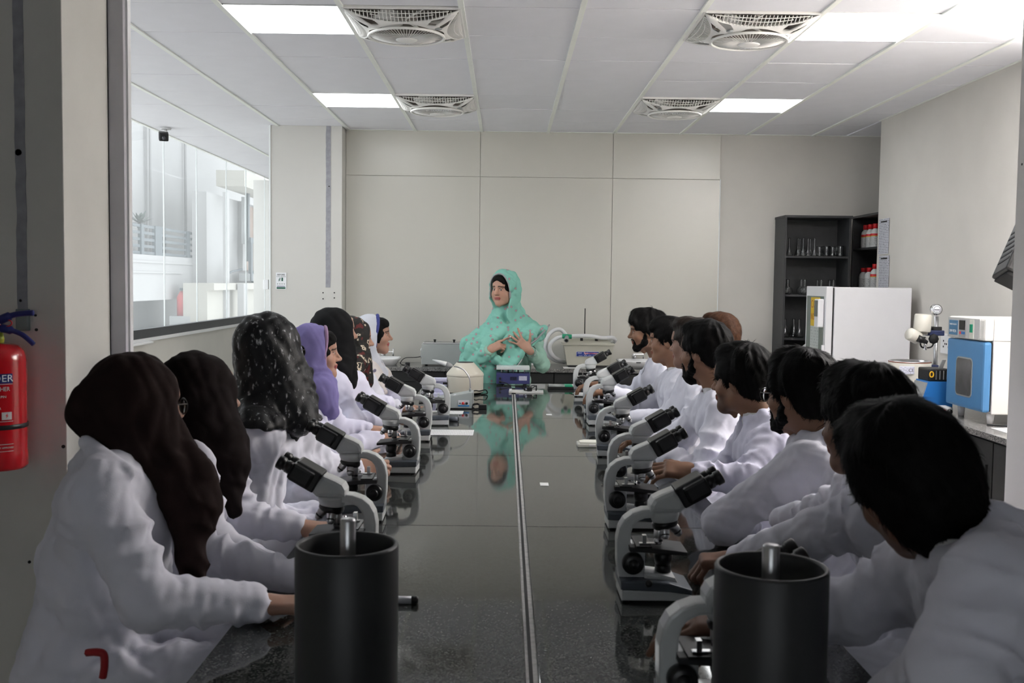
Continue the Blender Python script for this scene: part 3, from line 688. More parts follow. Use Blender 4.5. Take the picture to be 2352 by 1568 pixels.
def glass(name, me, px, Y, z, label, group, cat, mark=False):
    p = at(px, 600, Y); t = thing(name, label, cat, (p.x, Y, z), random.uniform(0, 6), group)
    o = bpy.data.objects.new('vessel', me); link(o, t)
    return t
Z1, Z2, Z3 = zs1[0], zs1[1], zs1[2]
gv = 'volumetric flasks on the top shelf'; ords = ['first', 'second', 'third', 'fourth', 'fifth', 'sixth', 'seventh', 'eighth']
for k, px in enumerate((1812, 1832, 1836, 1844, 1855, 1860, 1870)):
    glass('volumetric_flask', g_vol, px, 9.15+.075*(k % 3), Z1+.0005, ords[k]+' thin-necked glass flask from the left on the top glassware shelf', gv, 'flask')
for k, (px, me) in enumerate(((1881, g_beak2), (1897, g_beak), (1911, g_beak2), (1919, g_beak2), (1928, g_beak))):
    glass('beaker', me, px, 9.16+.08*(k % 2), Z1+.0005, ords[k]+' glass beaker from the left on the top glassware shelf', 'glass beakers on the top shelf', 'beaker')
for k, px in enumerate((1804, 1811, 1842, 1850, 1879, 1888, 1907, 1916)):
    glass('round_flask', g_round, px, 9.17+.09*((k+1) % 2), Z2+.0005, ords[k]+' round-bottomed glass flask from the left on the second shelf', 'round flasks on the second shelf', 'flask')
for k, px in enumerate((1807, 1827, 1840)):
    glass('conical_flask', g_con, px, 9.2+.09*(k % 2), Z3+.0005, ords[k]+' tall conical glass flask from the left on the third shelf', 'conical flasks on the third shelf', 'flask')
m_bot = mat('bottle_white', (.72, .72, .70), .35, var=.02); m_cap = mat('cap_red', (.62, .015, .02), .4, var=.04); m_blab = print_mat('bottle_print', (.66, .66, .64), (.2, .2, .22), 160, .5, (1, 2))
m_yel = mat('label_yellow', (.75, .5, .03), .5, var=0)
def bottle(px, py_base, Y, z, label, group, band, h=.2):
    x = 3.2+.02; p = atx(px, py_base, x)
    t = thing('reagent_bottle', label, 'bottle', (x, p.y, z+.0005), random.uniform(-.2, .2), group)
    s = h/.2
    MB().lathe([(0, 0), (.036, 0), (.04, .004), (.04, .12*s), (.036, .14*s), (.02, .16*s), (.019, .17*s), (0, .17*s)], 20).build('body', m_bot, t)
    MB().lathe([(.024, .162*s), (.024, .2*s), (.022, .203*s), (0, .203*s)], 18).build('cap', m_cap, t)
    MB().lathe([(.0406, .02), (.0406, .1*s)], 20, cap=False).build('label_wrap', m_blab, t)
    if band: MB().lathe([(.0409, .1*s), (.0409, .118*s)], 20, cap=False).build('label_band', m_lred, t); MB().lathe([(.0409, .094*s), (.0409, .1*s)], 20, cap=False).build('label_stripe', m_yel, t)
for k, px in enumerate((1988, 1999, 2010)):
    bottle(px, 562, 9, zs2[0], ['leftmost', 'middle', 'rightmost'][k]+' white red-capped bottle on the upper reagent shelf', 'red-capped bottles, upper reagent shelf', True, .205)
for k, px in enumerate((1983, 1996, 2009)):
    bottle(px, 655, 9, zs2[1], ['leftmost', 'middle', 'rightmost'][k]+' white red-capped bottle on the lower reagent shelf', 'red-capped bottles, lower reagent shelf', k == 2, [.18, .18, .21][k])
# two printed lists pinned to the right wall
m_list = print_mat('printed_list', (.62, .63, .68), (.16, .16, .19), 75, .52, (1, 2))
for k, (a, b) in enumerate(((500, 582), (586, 662))):
    p0_ = atx(2044, a, XR); p1_ = atx(2044, b, XR)
    t = thing('wall_list', ['upper', 'lower'][k]+' printed list sheet pinned at the end of the right wall', 'paper', (XR-.004, p0_.y+.11, p1_.z))
    MB().box((-.002, -.11, 0), (0, .11, p0_.z-p1_.z)).build('sheet', m_list, t)
    MB().box((-.0028, -.07, p0_.z-p1_.z-.03), (-.0018, .07, p0_.z-p1_.z-.018)).build('heading_bar', m_ink, t)
    MB().cyl((-.002, 0, p0_.z-p1_.z-.008), (-.007, 0, p0_.z-p1_.z-.008), .005, n=10).build('pin', m_chrome, t)
# ------------------------------------------------------------------ cool incubator (fridge)
F0 = (2.7, 7.83, 0); fx0, fx1, fy0, fy1, ft = 2.415, 3.0, 7.6, 8.1, at(1912, 659, 7.6).z
m_fr = mat('fridge_white', (.74, .74, .76), .35, var=.01)
m_fgl = mat('fridge_door_glass', (.12, .16, .14), .08, var=.04, spec=.6)
fr_ = thing('cool_incubator', 'tall white cool incubator cabinet with a glass door', 'incubator', F0)
fb = lambda n, lo, hi, m, p=None, b=.004: MB().box(rel(lo, F0), rel(hi, F0), b).build(n, m, p or fr_)
fb('cabinet', (fx0+.012, fy0, .06), (fx1, fy1, ft), m_fr, b=.008); fb('seal', (fx0, fy0+.008, .07), (fx0+.013, fy1-.008, ft-.004), m_blk); fb('plinth', (fx0+.03, fy0+.02, 0), (fx1, fy1, .06), m_blk)
d = fb('door', (fx0-.05, fy0-.002, .07), (fx0, fy1+.002, ft+.004), m_fr, b=.006)
fb('door_glass', (fx0-.053, fy0+.05, .12), (fx0-.049, fy1-.03, ft-.07), m_fgl, d, .001)
fb('door_handle', (fx0-.07, fy0+.003, .7), (fx0-.05, fy0+.025, 1.1), m_fr, d)
text_y = lambda y, z: rel((fx0-.0545, y, z), F0)
SIDE = RZ(-PI/2) @ RX(PI/2)     # plane that faces -x : local x -> -y
yl = fy0+.24
ys_ = fb('notice_sheet', (fx0-.054, fy0+.13, ft-.3), (fx0-.053, fy0+.36, ft-.08), mat('notice_yellow', (.70, .47, .03), .6, var=.02), d, 0)
m_org = mat('ink_orange', (.45, .12, .01), .5, var=0)
text('COOL', .085, TR(*text_y(yl, ft-.135)) @ SIDE, m_org, ys_, .0003); text('INCUBATOR', .07, TR(*text_y(yl-.01, ft-.23)) @ SIDE, m_org, ys_, .0003, sx=.62)
fb('instruction_sheet', (fx0-.054, fy0+.15, ft-.74), (fx0-.053, fy0+.36, ft-.3), print_mat('instruction_print', (.50, .54, .52), (.22, .24, .24), 45, .45, (1, 2)), d, 0)
ctl = fb('display_unit', (fx0-.1, fy0+.03, ft-.3), (fx0-.053, fy0+.12, ft-.09), m_fr, d, .008)
fb('display_screen', (fx0-.104, fy0+.035, ft-.22), (fx0-.1, fy0+.11, ft-.1), mat('lcd_grey', (.12, .14, .13), .3, var=.05), ctl, .001)
fb('foot_pad', (fx0+.03, fy0+.02, ft+.0), (fx0+.05, fy0+.05, ft+.006), m_blk)
ob = thing('white_vessel', 'white rounded vessel standing by the lower shelf left of the incubator', 'vessel', (at(1852, 800, 8.9).x, 8.9, 0))
MB().lathe([(0, .6), (.09, .6), (.1, .62), (.1, .9), (.09, .96), (.05, 1.0), (0, at(1852, 787, 8.9).z)], 24).build('body', m_white, ob)
MB().box((-.12, -.12, 0), (.12, .12, .6), .01).build('stand', m_cab, ob)
# ------------------------------------------------------------------ rotary evaporator on the right counter
m_cream = mat('cream_enamel', (.62, .60, .53), .35, var=.02)
m_navy = mat('navy_plastic', (.02, .03, .09), .4, var=.05)
RB = Vector((at(2086, 850, 6.62).x, 6.62, CT))
rv = thing('rotary_evaporator', 'rotary evaporator stand with cream motor heads and pressure gauge', 'evaporator', RB)
pl_ = lambda px, py, Y=6.62: Vector(rel(at(px, py, Y), RB))
bt = pl_(2087, 829).z; rw = .5*(at(2134, 829, 6.62).x-at(2041, 829, 6.62).x)
bth = thing('heating_bath', 'round cream heating bath with steel rim below the evaporator', 'bath', (RB.x, RB.y-.02, CT))
MB().lathe([(0, 0), (rw*.97, 0), (rw*.98, .01), (rw, bt-.01), (rw*.97, bt), (rw*.9, bt)], 36, cap=False).build('shell', m_cream, bth)
MB().lathe([(rw*.97, bt), (rw*.95, bt+.006), (rw*.86, bt+.004), (rw*.84, bt-.08), (0, bt-.085)], 36, cap=False).build('steel_liner', m_steel, bth)
rim_ = [(rw*math.cos(a*PI/20)*.985, rw*math.sin(a*PI/20)*.985, bt-.002) for a in range(40)]; MB().tube(rim_, .003, 6, closed=True).build('seal_ring', mat('seal_rust', (.25, .08, .05), .5), bth)
pA = at(2062, 840, 6.5); pB = at(2095, 858, 6.5)
ce = MB().box((pA.x-RB.x, -rw-.004, pB.z-CT), (pB.x-RB.x, -rw+.006, pA.z-CT)).build('rating_label', print_mat('rating_print', (.70, .71, .80), (.3, .3, .4), 110, .5), bth)
text('CE', .03, TR(pB.x-RB.x-.02, -rw-.0045, pA.z-CT-.025) @ FRONT, m_ink, ce, .0003)
MB().tube(spline([(-.06, -rw-.01, .12), (-.01, -rw-.03, .135), (.06, -rw-.02, .12), (.09, -rw, .05), (.1, -rw+.02, .005)]), .006, 8).build('power_cord', m_blkm, bth)
MB().box((rw-.01, -.03, bt-.05), (rw+.045, .03, bt-.02), .004).build('side_bracket', m_navy, bth)
MB().box((rw+.01, -.12, 0), (rw+.1, .16, .012), .004).build('base_plate', m_blk, rv)
po = pl_(2147, 900, 6.66); pt_ = pl_(2151, 726, 6.66)
MB().cyl((po.x, .04, .01), (pt_.x, .04, pt_.z), .014, n=16).build('column', m_steel, rv)
gg = pl_(2152, 711, 6.62)
MB().cyl((gg.x, .0, gg.z), (gg.x, .025, gg.z), .036, n=28).build('gauge_case', m_chrome, rv)
gd = MB().cyl((gg.x, -.002, gg.z), (gg.x, .001, gg.z), .029, n=28).build('gauge_dial', mat('dial_white', (.8, .83, .87), .4, var=0), rv)
MB().box((gg.x-.018, -.004, gg.z-.002), (gg.x+.016, -.002, gg.z+.002)).build('gauge_needle', m_ink, gd)
MB().tube([(gg.x+.022*math.cos(a), -.003, gg.z+.022*math.sin(a)) for a in [(-.7+i*.28) for i in range(17)]], .0012, 5).build('gauge_scale', m_ink, gd)
c1 = pl_(2119, 742)
MB().lathe([(0, .06), (.046, .058), (.053, .05), (.054, -.05), (.05, -.056), (0, -.058)], 28, TR(c1.x, 0, c1.z) @ RY(.06)).build('motor_head', m_cream, rv)
c2 = pl_(2100, 772, 6.58)
MB().lathe([(0, .05), (.036, .048), (.041, .04), (.041, -.03), (.036, -.035), (0, -.037)], 28, TR(c2.x, -.04, c2.z) @ RY(-1.15) @ RX(.3)).build('drive_head', m_cream, rv)
c3 = pl_(2112, 776, 6.54); MB().lathe([(0, .0), (.023, 0), (.023, .035), (.017, .04), (.012, .07), (0, .07)], 20, TR(c3.x-.01, -.07, c3.z) @ RY(2.0)).build('clamp_nut', m_blk, rv)
MB().box((c1.x+.02, -.01, c1.z-.08), (po.x+.03, .05, c1.z-.045), .006).build('bracket', m_navy, rv); MB().box((c1.x-.02, -.02, c1.z-.075), (c1.x+.03, .04, c1.z-.045), .006).build('neck', m_cream, rv)
c4 = pl_(2149, 755, 6.66); MB().box((c4.x-.03, .01, c4.z-.015), (c4.x+.03, .07, c4.z+.015), .004).build('clamp', m_blk, rv); MB().cyl((c4.x-.07, .03, c4.z), (c4.x, .03, c4.z), .008, n=10).build('clamp_rod', m_blk, rv)
c5 = pl_(2143, 778, 6.6); MB().lathe([(0, 0), (.03, .0), (.034, .008), (.03, .02), (0, .022)], 8, TR(c5.x, -.02, c5.z) @ RX(PI/2)).build('height_knob', m_blkm, rv)
c6 = pl_(2124, 796, 6.6); MB().lathe([(0, -.02), (.01, -.02), (.011, -.005), (.009, 0), (.011, .005), (.011, .02), (.004, .022), (.004, .06)], 16, TR(c6.x, -.03, c6.z), cap=False).build('vacuum_fitting', m_chrome, rv)
MB().tube(spline([(c6.x-.002, -.03, c6.z+.06), (c6.x-.03, -.03, c6.z+.05), (c6.x-.025, -.03, c6.z+.0), (c6.x+.03, -.02, c6.z-.005), (c5.x, -.02, c5.z-.04), (c5.x+.005, -.02, c5.z)]), .005, 8).build('vacuum_tube', m_blkm, rv)
# ------------------------------------------------------------------ blue dry bath
DB = Vector((at(2150, 900, 6.2).x, 6.2, CT))
db = thing('dry_bath', 'blue dry-bath heater with black block on the right counter', 'heater', DB)
m_azure = mat('azure_enamel', (.02, .17, .50), .4, var=.03)
dl = lambda px, py, Y=6.12: Vector(rel(at(px, py, Y), DB))
a0 = dl(2112, 922); a1 = dl(2133, 876); a2 = dl(2190, 876); a3 = dl(2190, 926)
poly = [(a0.x, 0.006), (a0.x+.008, .04), (a1.x, a1.z), (a2.x, a1.z), (a2.x, .006)]
MB().prism(poly, -.11, .08, FRONT @ TR(0, 0, 0), .004).build('case', m_azure, db)
MB().add([(a0.x+.004, -.075, .042), (a0.x+.004, .1, .042), (a1.x-.012, .1, a1.z-.008), (a1.x-.012, -.075, a1.z-.008), (a0.x+.012, -.075, .042), (a0.x+.012, .1, .042), (a1.x-.004, .1, a1.z-.008), (a1.x-.004, -.075, a1.z-.008)], [(0, 1, 2, 3), (4, 7, 6, 5), (0, 4, 5, 1), (1, 5, 6, 2), (2, 6, 7, 3), (3, 7, 4, 0)]).build('control_panel', m_pg, db)
MB().box((a1.x+.005, -.07, a1.z), (a2.x-.01, .1, a1.z+.075), .01).build('heating_block', m_blk, db)
for k in range(4): MB().box((a1.x+.045+k*.022, -.072, a1.z+.012), (a1.x+.051+k*.022, -.068, a1.z+.065)).build('block_slot', m_steel, db)
MB().tube([(a1.x+.02+.011*math.cos(i*PI/8), -.072, a1.z+.042+.016*math.sin(i*PI/8)) for i in range(16)], .004, 6, closed=True).build('warning_ring', mat('warning_yellow', (.75, .42, .02), .5, var=0), db)
MB().add([(a1.x+.09, .0, a1.z+.07), (a1.x+.115, .0, a1.z+.07), (a1.x+.135, .0, a1.z+.125), (a1.x+.115, .0, a1.z+.125), (a1.x+.09, .01, a1.z+.07), (a1.x+.115, .01, a1.z+.07), (a1.x+.135, .01, a1.z+.125), (a1.x+.115, .01, a1.z+.125)], [(0, 1, 2, 3), (4, 7, 6, 5), (0, 4, 5, 1), (1, 5, 6, 2), (2, 6, 7, 3), (3, 7, 4, 0)]).build('block_handle', m_pg, db)
MB().box((a0.x+.03, -.1, 0), (a2.x-.02, .1, .006)).build('foot', m_blkm, db)
wd = thing('pump_box', 'small white box with a black knob between blue heater and oven', 'device', (at(2175, 930, 6.0).x-.02, 6.0, CT))
MB().box((-.03, -.05, .004), (.035, .05, .045), .006).build('case', m_white, wd); MB().cyl((.012, -.05, .02), (.012, -.068, .02), .014, n=14).build('knob', m_blk, wd); MB().cyl((-.015, -.05, .026), (-.015, -.054, .026), .006, n=12).build('indicator', m_lred, wd); MB().box((-.025, -.04, 0), (.03, .04, .004)).build('foot', m_blk, wd)
# ------------------------------------------------------------------ incubator oven with blue door (front faces -x)
OV = Vector((2.8, 5.77, CT)); ox0, ox1, oy0, oy1 = 2.585, 3.02, 5.53, 6.0
oz0 = .055; oz1 = at(2190, 725, 6.0).z-CT; ozm = at(2190, 775, 6.0).z-CT
m_oven = mat('oven_white', (.70, .68, .64), .35, var=.01); m_ovb = mat('oven_blue', (.075, .22, .43), .38, var=.02); m_ovp = mat('oven_panel', (.46, .46, .45), .45, var=.02)
ov = thing('incubator_oven', 'white incubator oven with a blue windowed door on the right counter', 'oven', OV)
obx = lambda n, x0, y0, z0, x1, y1, z1, m, p=None, b=.004: MB().box((x0-OV.x, y0-OV.y, z0), (x1-OV.x, y1-OV.y, z1), b).build(n, m, p or ov)
obx('case', ox0+.05, oy0, oz0, ox1, oy1, oz1, m_oven, b=.006); obx('control_head', ox0, oy0, ozm+.004, ox0+.051, oy1, oz1, m_oven, b=.015)
pn = obx('control_panel', ox0-.003, oy0+.06, ozm+.008, ox0+.002, oy1-.008, oz1-.006, m_ovp, b=.001)
dr = obx('door', ox0, oy0-.002, oz0+.01, ox0+.042, oy1, ozm, m_ovb, b=.015)
obx('door_seal', ox0+.042, oy0+.01, oz0+.015, ox0+.05, oy1-.01, ozm-.005, m_blk, dr)
wy0, wy1 = 5.67, 5.86; wz0, wz1 = at(2215, 905, 5.8).z-CT, at(2215, 822, 5.8).z-CT
pr_ = [((wy0+wy1)/2+(wy1-wy0)/2*c_, (wz0+wz1)/2+(wz1-wz0)/2*s_) for c_, s_ in []]
def rrect(u0, v0, u1, v1, r, n=5):
    P = []
    for (cx, cy, a0_) in ((u1-r, v1-r, 0), (u0+r, v1-r, PI/2), (u0+r, v0+r, PI), (u1-r, v0+r, 1.5*PI)):
        for i in range(n+1): a = a0_+PI/2*i/n; P.append((cx+r*math.cos(a), cy+r*math.sin(a)))
    return P
XN = Matrix(((0, 0, -1, 0), (1, 0, 0, 0), (0, 1, 0, 0), (0, 0, 0, 1)))   # local (u,v,w) -> (y,z,-x)
MB().prism(rrect(wy0-OV.y-.008, wz0-.008, wy1-OV.y+.008, wz1+.008, .03), -(ox0-OV.x)-.001, -(ox0-OV.x)+.002, XN).build('window_gasket', m_pg, dr)
MB().prism(rrect(wy0-OV.y, wz0, wy1-OV.y, wz1, .025), -(ox0-OV.x)+.001, -(ox0-OV.x)+.0035, XN).build('window', mat('oven_glass', (.10, .10, .10), .06, var=.3, scale=9, spec=.7), dr)
def pbox(n, y0, z0, y1, z1, m, p=pn, d=.006): return obx(n, ox0-d, y0, ozm+z0, ox0-.002, y1, ozm+z1, m, p, .001)
hp = oz1-ozm
nb = pbox('name_plate', 5.86, .022, 5.97, hp-.022, mat('plate_blue', (.06, .17, .30), .45, var=0))
text('THERMOSTAT INCUBATOR', .012, TR(ox0-.0066-OV.x, 5.915-OV.y, ozm+hp*.64) @ SIDE, m_lwhite, nb, .0002, sx=.62); text('DNP-9022A', .021, TR(ox0-.0066-OV.x, 5.915-OV.y, ozm+hp*.34) @ SIDE, m_lwhite, nb, .0002, sx=.85)
cu = pbox('controller', 5.755, .012, 5.84, hp-.015, mat('controller_grey', (.32, .31, .31), .4, var=.03)); pbox('display', 5.76, .055, 5.835, hp-.02, m_blk, cu, .008)
for k, mm in enumerate((m_lred, m_azure, m_azure)): pbox('button', 5.762+(2-k)*.024, .03, 5.78+(2-k)*.024, .045, mm, cu, .008)
sw = pbox('switch_plate', 5.655, .01, 5.705, hp-.012, mat('switch_ivory', (.62, .62, .55), .45, var=.01)); pbox('rocker', 5.668, .045, 5.692, .09, mat('rocker_green', (.0, .25, .13), .4, var=0), sw, .012)
MB().box((ox0+.05-OV.x, oy0-.002-OV.y, ozm+.006), (ox1-OV.x, oy0+.001-OV.y, ozm+.0085)).build('side_seam', m_pg, ov)
MB().box((ox0+.16-OV.x, oy0-.0015-OV.y, ozm+.006), (ox0+.162-OV.x, oy0+.001-OV.y, oz1)).build('side_seam', m_pg, ov)
for x in (ox0+.07, ox1-.06):
    for y in (oy0+.05, oy1-.06): MB().lathe([(0, 0), (.016, 0), (.021, oz0+.004), (0, oz0+.004)], 16, TR(x-OV.x, y-OV.y, 0)).build('foot', m_white, ov)
sk = thing('wall_socket', 'white wall socket on the right wall beside the oven', 'socket', (XR, atx(2178, 790, XR).y, atx(2178, 790, XR).z-.07))
MB().box((-.012, -.1, 0), (0, .1, .14), .004).build('plate', m_white, sk)
for (y, z) in ((.05, .09), (.05, .05), (.025, .07), (.0, .07), (-.03, .09), (-.03, .05)): MB().box((-.0135, y-.006, z-.006), (-.0115, y+.006, z+.006)).build('pin_slot', m_blkm, sk)
tag(MB().box((-.15, -.1, 0), (.25, .12, .003)).build('paper_stack', mat('paper', (.7, .7, .7)), None, (2.72, 5.27, CT+.0005)), 'loose white papers on the right counter in front of the oven', 'paper')
tag(MB().tube(spline([(0, 0, .005), (.15, -.05, .005), (.3, .02, .005), (.42, -.02, .005)]), .005, 6).build('oven_cord', m_blkm, None, (2.6, 5.5, CT)), 'black power cord trailing under the oven', 'cord')
# ------------------------------------------------------------------ notice, security camera
NB = at(646, 645, 9.2); nt_ = thing('exit_notice', 'small BEFORE YOU LEAVE notice on the white pillar', 'sign', (NB.x, 9.198, NB.z))
hw, hh = .5*(at(658, 645, 9.2).x-at(634, 645, 9.2).x), .5*(at(646, 626, 9.2).z-at(646, 664, 9.2).z)
MB().box((-hw, -.004, -hh), (hw, 0, hh), .001).build('board', m_lwhite, nt_)
m_gn = mat('notice_green', (.01, .10, .06), .5, var=0); m_pu = mat('notice_purple', (.18, .18, .28), .5, var=0)
text('BEFORE', hh*.27, TR(0, -.005, hh*.75) @ FRONT, m_ink, nt_, .0003); text('YOU LEAVE', hh*.22, TR(0, -.005, hh*.53) @ FRONT, m_pg, nt_, .0003)
MB().box((hw*.08, -.0055, -.02*hh), (hw*.36, -.004, hh*.4)).build('door_symbol', m_gn, nt_)
rm = MB(); s = hh
rm.sphere((-.20*hw, -.005, .36*s), (.045*s, .001, .045*s), 10, 6)
for (a, b) in (((-.22, .3), (-.32, .12)), ((-.32, .12), (-.2, -.0)), ((-.32, .12), (-.52, -.02)), ((-.24, .26), (-.48, .18)), ((-.24, .26), (-.08, .2))): rm.tube([(a[0]*hw, -.005, a[1]*s), (b[0]*hw, -.005, b[1]*s)], .03*s, 5)
rm.build('running_man', m_gn, nt_)
MB().box((-hw*.8, -.0055, -.69*hh), (hw*.75, -.004, -.6*hh)).build('purple_bar', m_pu, nt_); MB().box((-hw*.85, -.0055, -.95*hh), (hw*.82, -.004, -.75*hh)).build('green_bar', m_gn, nt_)
for k in range(4): MB().box((-hw*.75+k*hw*.42, -.0055, -.42*hh), (-hw*.75+k*hw*.42+hw*.18, -.004, -.3*hh)).build('pictogram', m_pg, nt_)
CC = at(376, 314, 9.4); cc = thing('security_camera', 'small black security camera under the ceiling by the glass wall', 'camera', (CC.x, CC.y, CC.z))
MB().box((-.042, -.03, -.038), (.042, .1, .038), .012, RZ(.35) @ RX(.25)).build('housing', m_blk, cc)
MB().cyl((-.0, -.036, -.008), (0, -.028, -.006), .018, n=18, M=RZ(.35) @ RX(.25)).build('lens', mat('lens_glass', (.05, .05, .06), .1, var=0), cc)
MB().cyl((0, .06, 0), (0, .06, CZ-CC.z), .012, n=10).build('bracket', m_white, cc); MB().lathe([(0, CZ-CC.z), (.05, CZ-CC.z), (.045, CZ-CC.z-.015), (0, CZ-CC.z-.018)], 16, TR(0, .06, 0)).build('mount', m_white, cc)
# ------------------------------------------------------------------ fire extinguisher on the dark wall
EX = Vector((at(-8, 950, 3.17).x, 3.17, at(0, 1073, 3.17).z)); er = at(58, 950, 3.17).x-EX.x; eh = at(0, 786, 3.17).z-EX.z
m_red = mat('extinguisher_red', (.48, .006, .012), .22, var=.03, coat=.5); m_nvy = mat('lever_navy', (.02, .025, .16), .35, var=.03)
fe = thing('fire_extinguisher', 'red powder fire extinguisher hanging on the dark front wall', 'extinguisher', EX)
MB().lathe([(0, 0), (er*.95, 0), (er, .01), (er, .05), (er*.985, .055), (er*.985, eh*.86), (er*.93, eh*.93), (er*.75, eh*.975), (er*.4, eh*.998), (0, eh)], 48).build('cylinder', m_red, fe)
MB().lathe([(.024, eh-.004), (.026, eh+.01), (.022, eh+.03), (0, eh+.03)], 20).build('neck_collar', mat('collar_lime', (.45, .55, .06), .4, var=0), fe)
MB().lathe([(.02, eh+.02), (.02, eh+.06), (.016, eh+.07), (0, eh+.07)], 16).build('valve', m_chrome, fe)
MB().tube(spline([(-.01, 0, eh+.055), (.03, 0, eh+.075), (.07, 0, eh+.088), (.118, 0, eh+.092)]), [.014]*12+[.009]*13, 8).build('upper_lever', m_nvy, fe)
MB().tube(spline([(-.01, 0, eh+.045), (.03, 0, eh+.042), (.08, 0, eh+.026), (.118, 0, eh-.005)]), [.013]*12+[.008]*13, 8).build('lower_lever', m_nvy, fe)
MB().tube([(.035+.02*math.cos(i*PI/8), -.006, eh+.06+.011*math.sin(i*PI/8)) for i in range(16)], .0022, 6, closed=True).build('safety_ring', m_lred, fe)
MB().lathe([(er*1.005, eh*.325), (er*1.02, eh*.327), (er*1.02, eh*.36), (er*1.005, eh*.362)], 48, cap=False).build('strap', m_blk, fe)
MB().box((.01, YF-EX.y-.02, eh+.03), (.05, YF-EX.y, eh+.1), .004).build('wall_bracket', mat('bracket_zinc', (.22, .27, .27), .5, .4), fe)
def wrap(cx_ang, z, r):
    def f(p): a = -PI/2+cx_ang+p.x/r; return Vector(((r+p.z)*math.cos(a), (r+p.z)*math.sin(a), z+p.y))
    return f
def band(z0, z1, a0, a1, r, m, name):
    vs = []; n = 20
    for i in range(n+1):
        a = -PI/2+a0+(a1-a0)*i/n
        for (rr, z) in ((r, z0), (r, z1)): vs.append((rr*math.cos(a), rr*math.sin(a), z))
    return MB().add(vs, [(2*i, 2*i+2, 2*i+3, 2*i+1) for i in range(n)], True).build(name, m, fe)
R1 = er*.987
nb_ = band(eh*.69, eh*.765, -1.0, 1.0, R1+.0005, m_nvy, 'title_band')
rc_ = 22
text('POWDER', eh*.078, None, m_lwhite, nb_, .0002, bend=wrap(.26, eh*.727, R1+.001), sx=1.05)
m_pale = mat('label_pale', (.62, .6, .6), .5, var=0)
tp = band(eh*.682, eh*.686, -1.0, 1.0, R1+.0006, m_pale, 'label_line')
for z in (.39, .345, .21, .155): band(eh*z, eh*(z+.004), -1.0, 1.0, R1+.0006, m_pale, 'label_line')
text('FIRE EXTINGUISHER', eh*.046, None, m_pale, tp, .0002, bend=wrap(.12, eh*.645, R1+.001), sx=.86)
for k, s in enumerate(('PULL OUT THE SAFETY PIN', 'AIM AT FIRE BASE', 'SQUEEZE THE LEVER')): text(s, eh*.026, None, m_pale, tp, .0002, bend=wrap(.05, eh*(.585-.045*k), R1+.001), sx=1.05)
for a0, a1 in ((.62, .95), (.1, .45), (-.4, -.05)): band(eh*.405, eh*.465, a0, a1, R1+.0008, m_pale, 'class_symbol')
text('C', eh*.05, None, m_lred, tp, .0002, bend=wrap(.27, eh*.435, R1+.0015)); text('B', eh*.05, None, m_lred, tp, .0002, bend=wrap(-.22, eh*.435, R1+.0015))
bz = MB()
def bolt(a, z): return wrap(.785, eh*.435, R1+.0012)(Vector((a*eh, z*eh, 0)))
for P in (((.006, .022), (-.012, .0), (-.002, .0), (-.008, -.02), (.012, .004), (.002, .004)),): bz.add([bolt(*p) for p in P], [tuple(range(6))])
bz.build('lightning_symbol', m_lred, fe)
text('INSPECTED BY MANUFACTURER ONLY APPROVED', eh*.018, None, m_pale, tp, .0002, bend=wrap(.1, eh*.185, R1+.001))
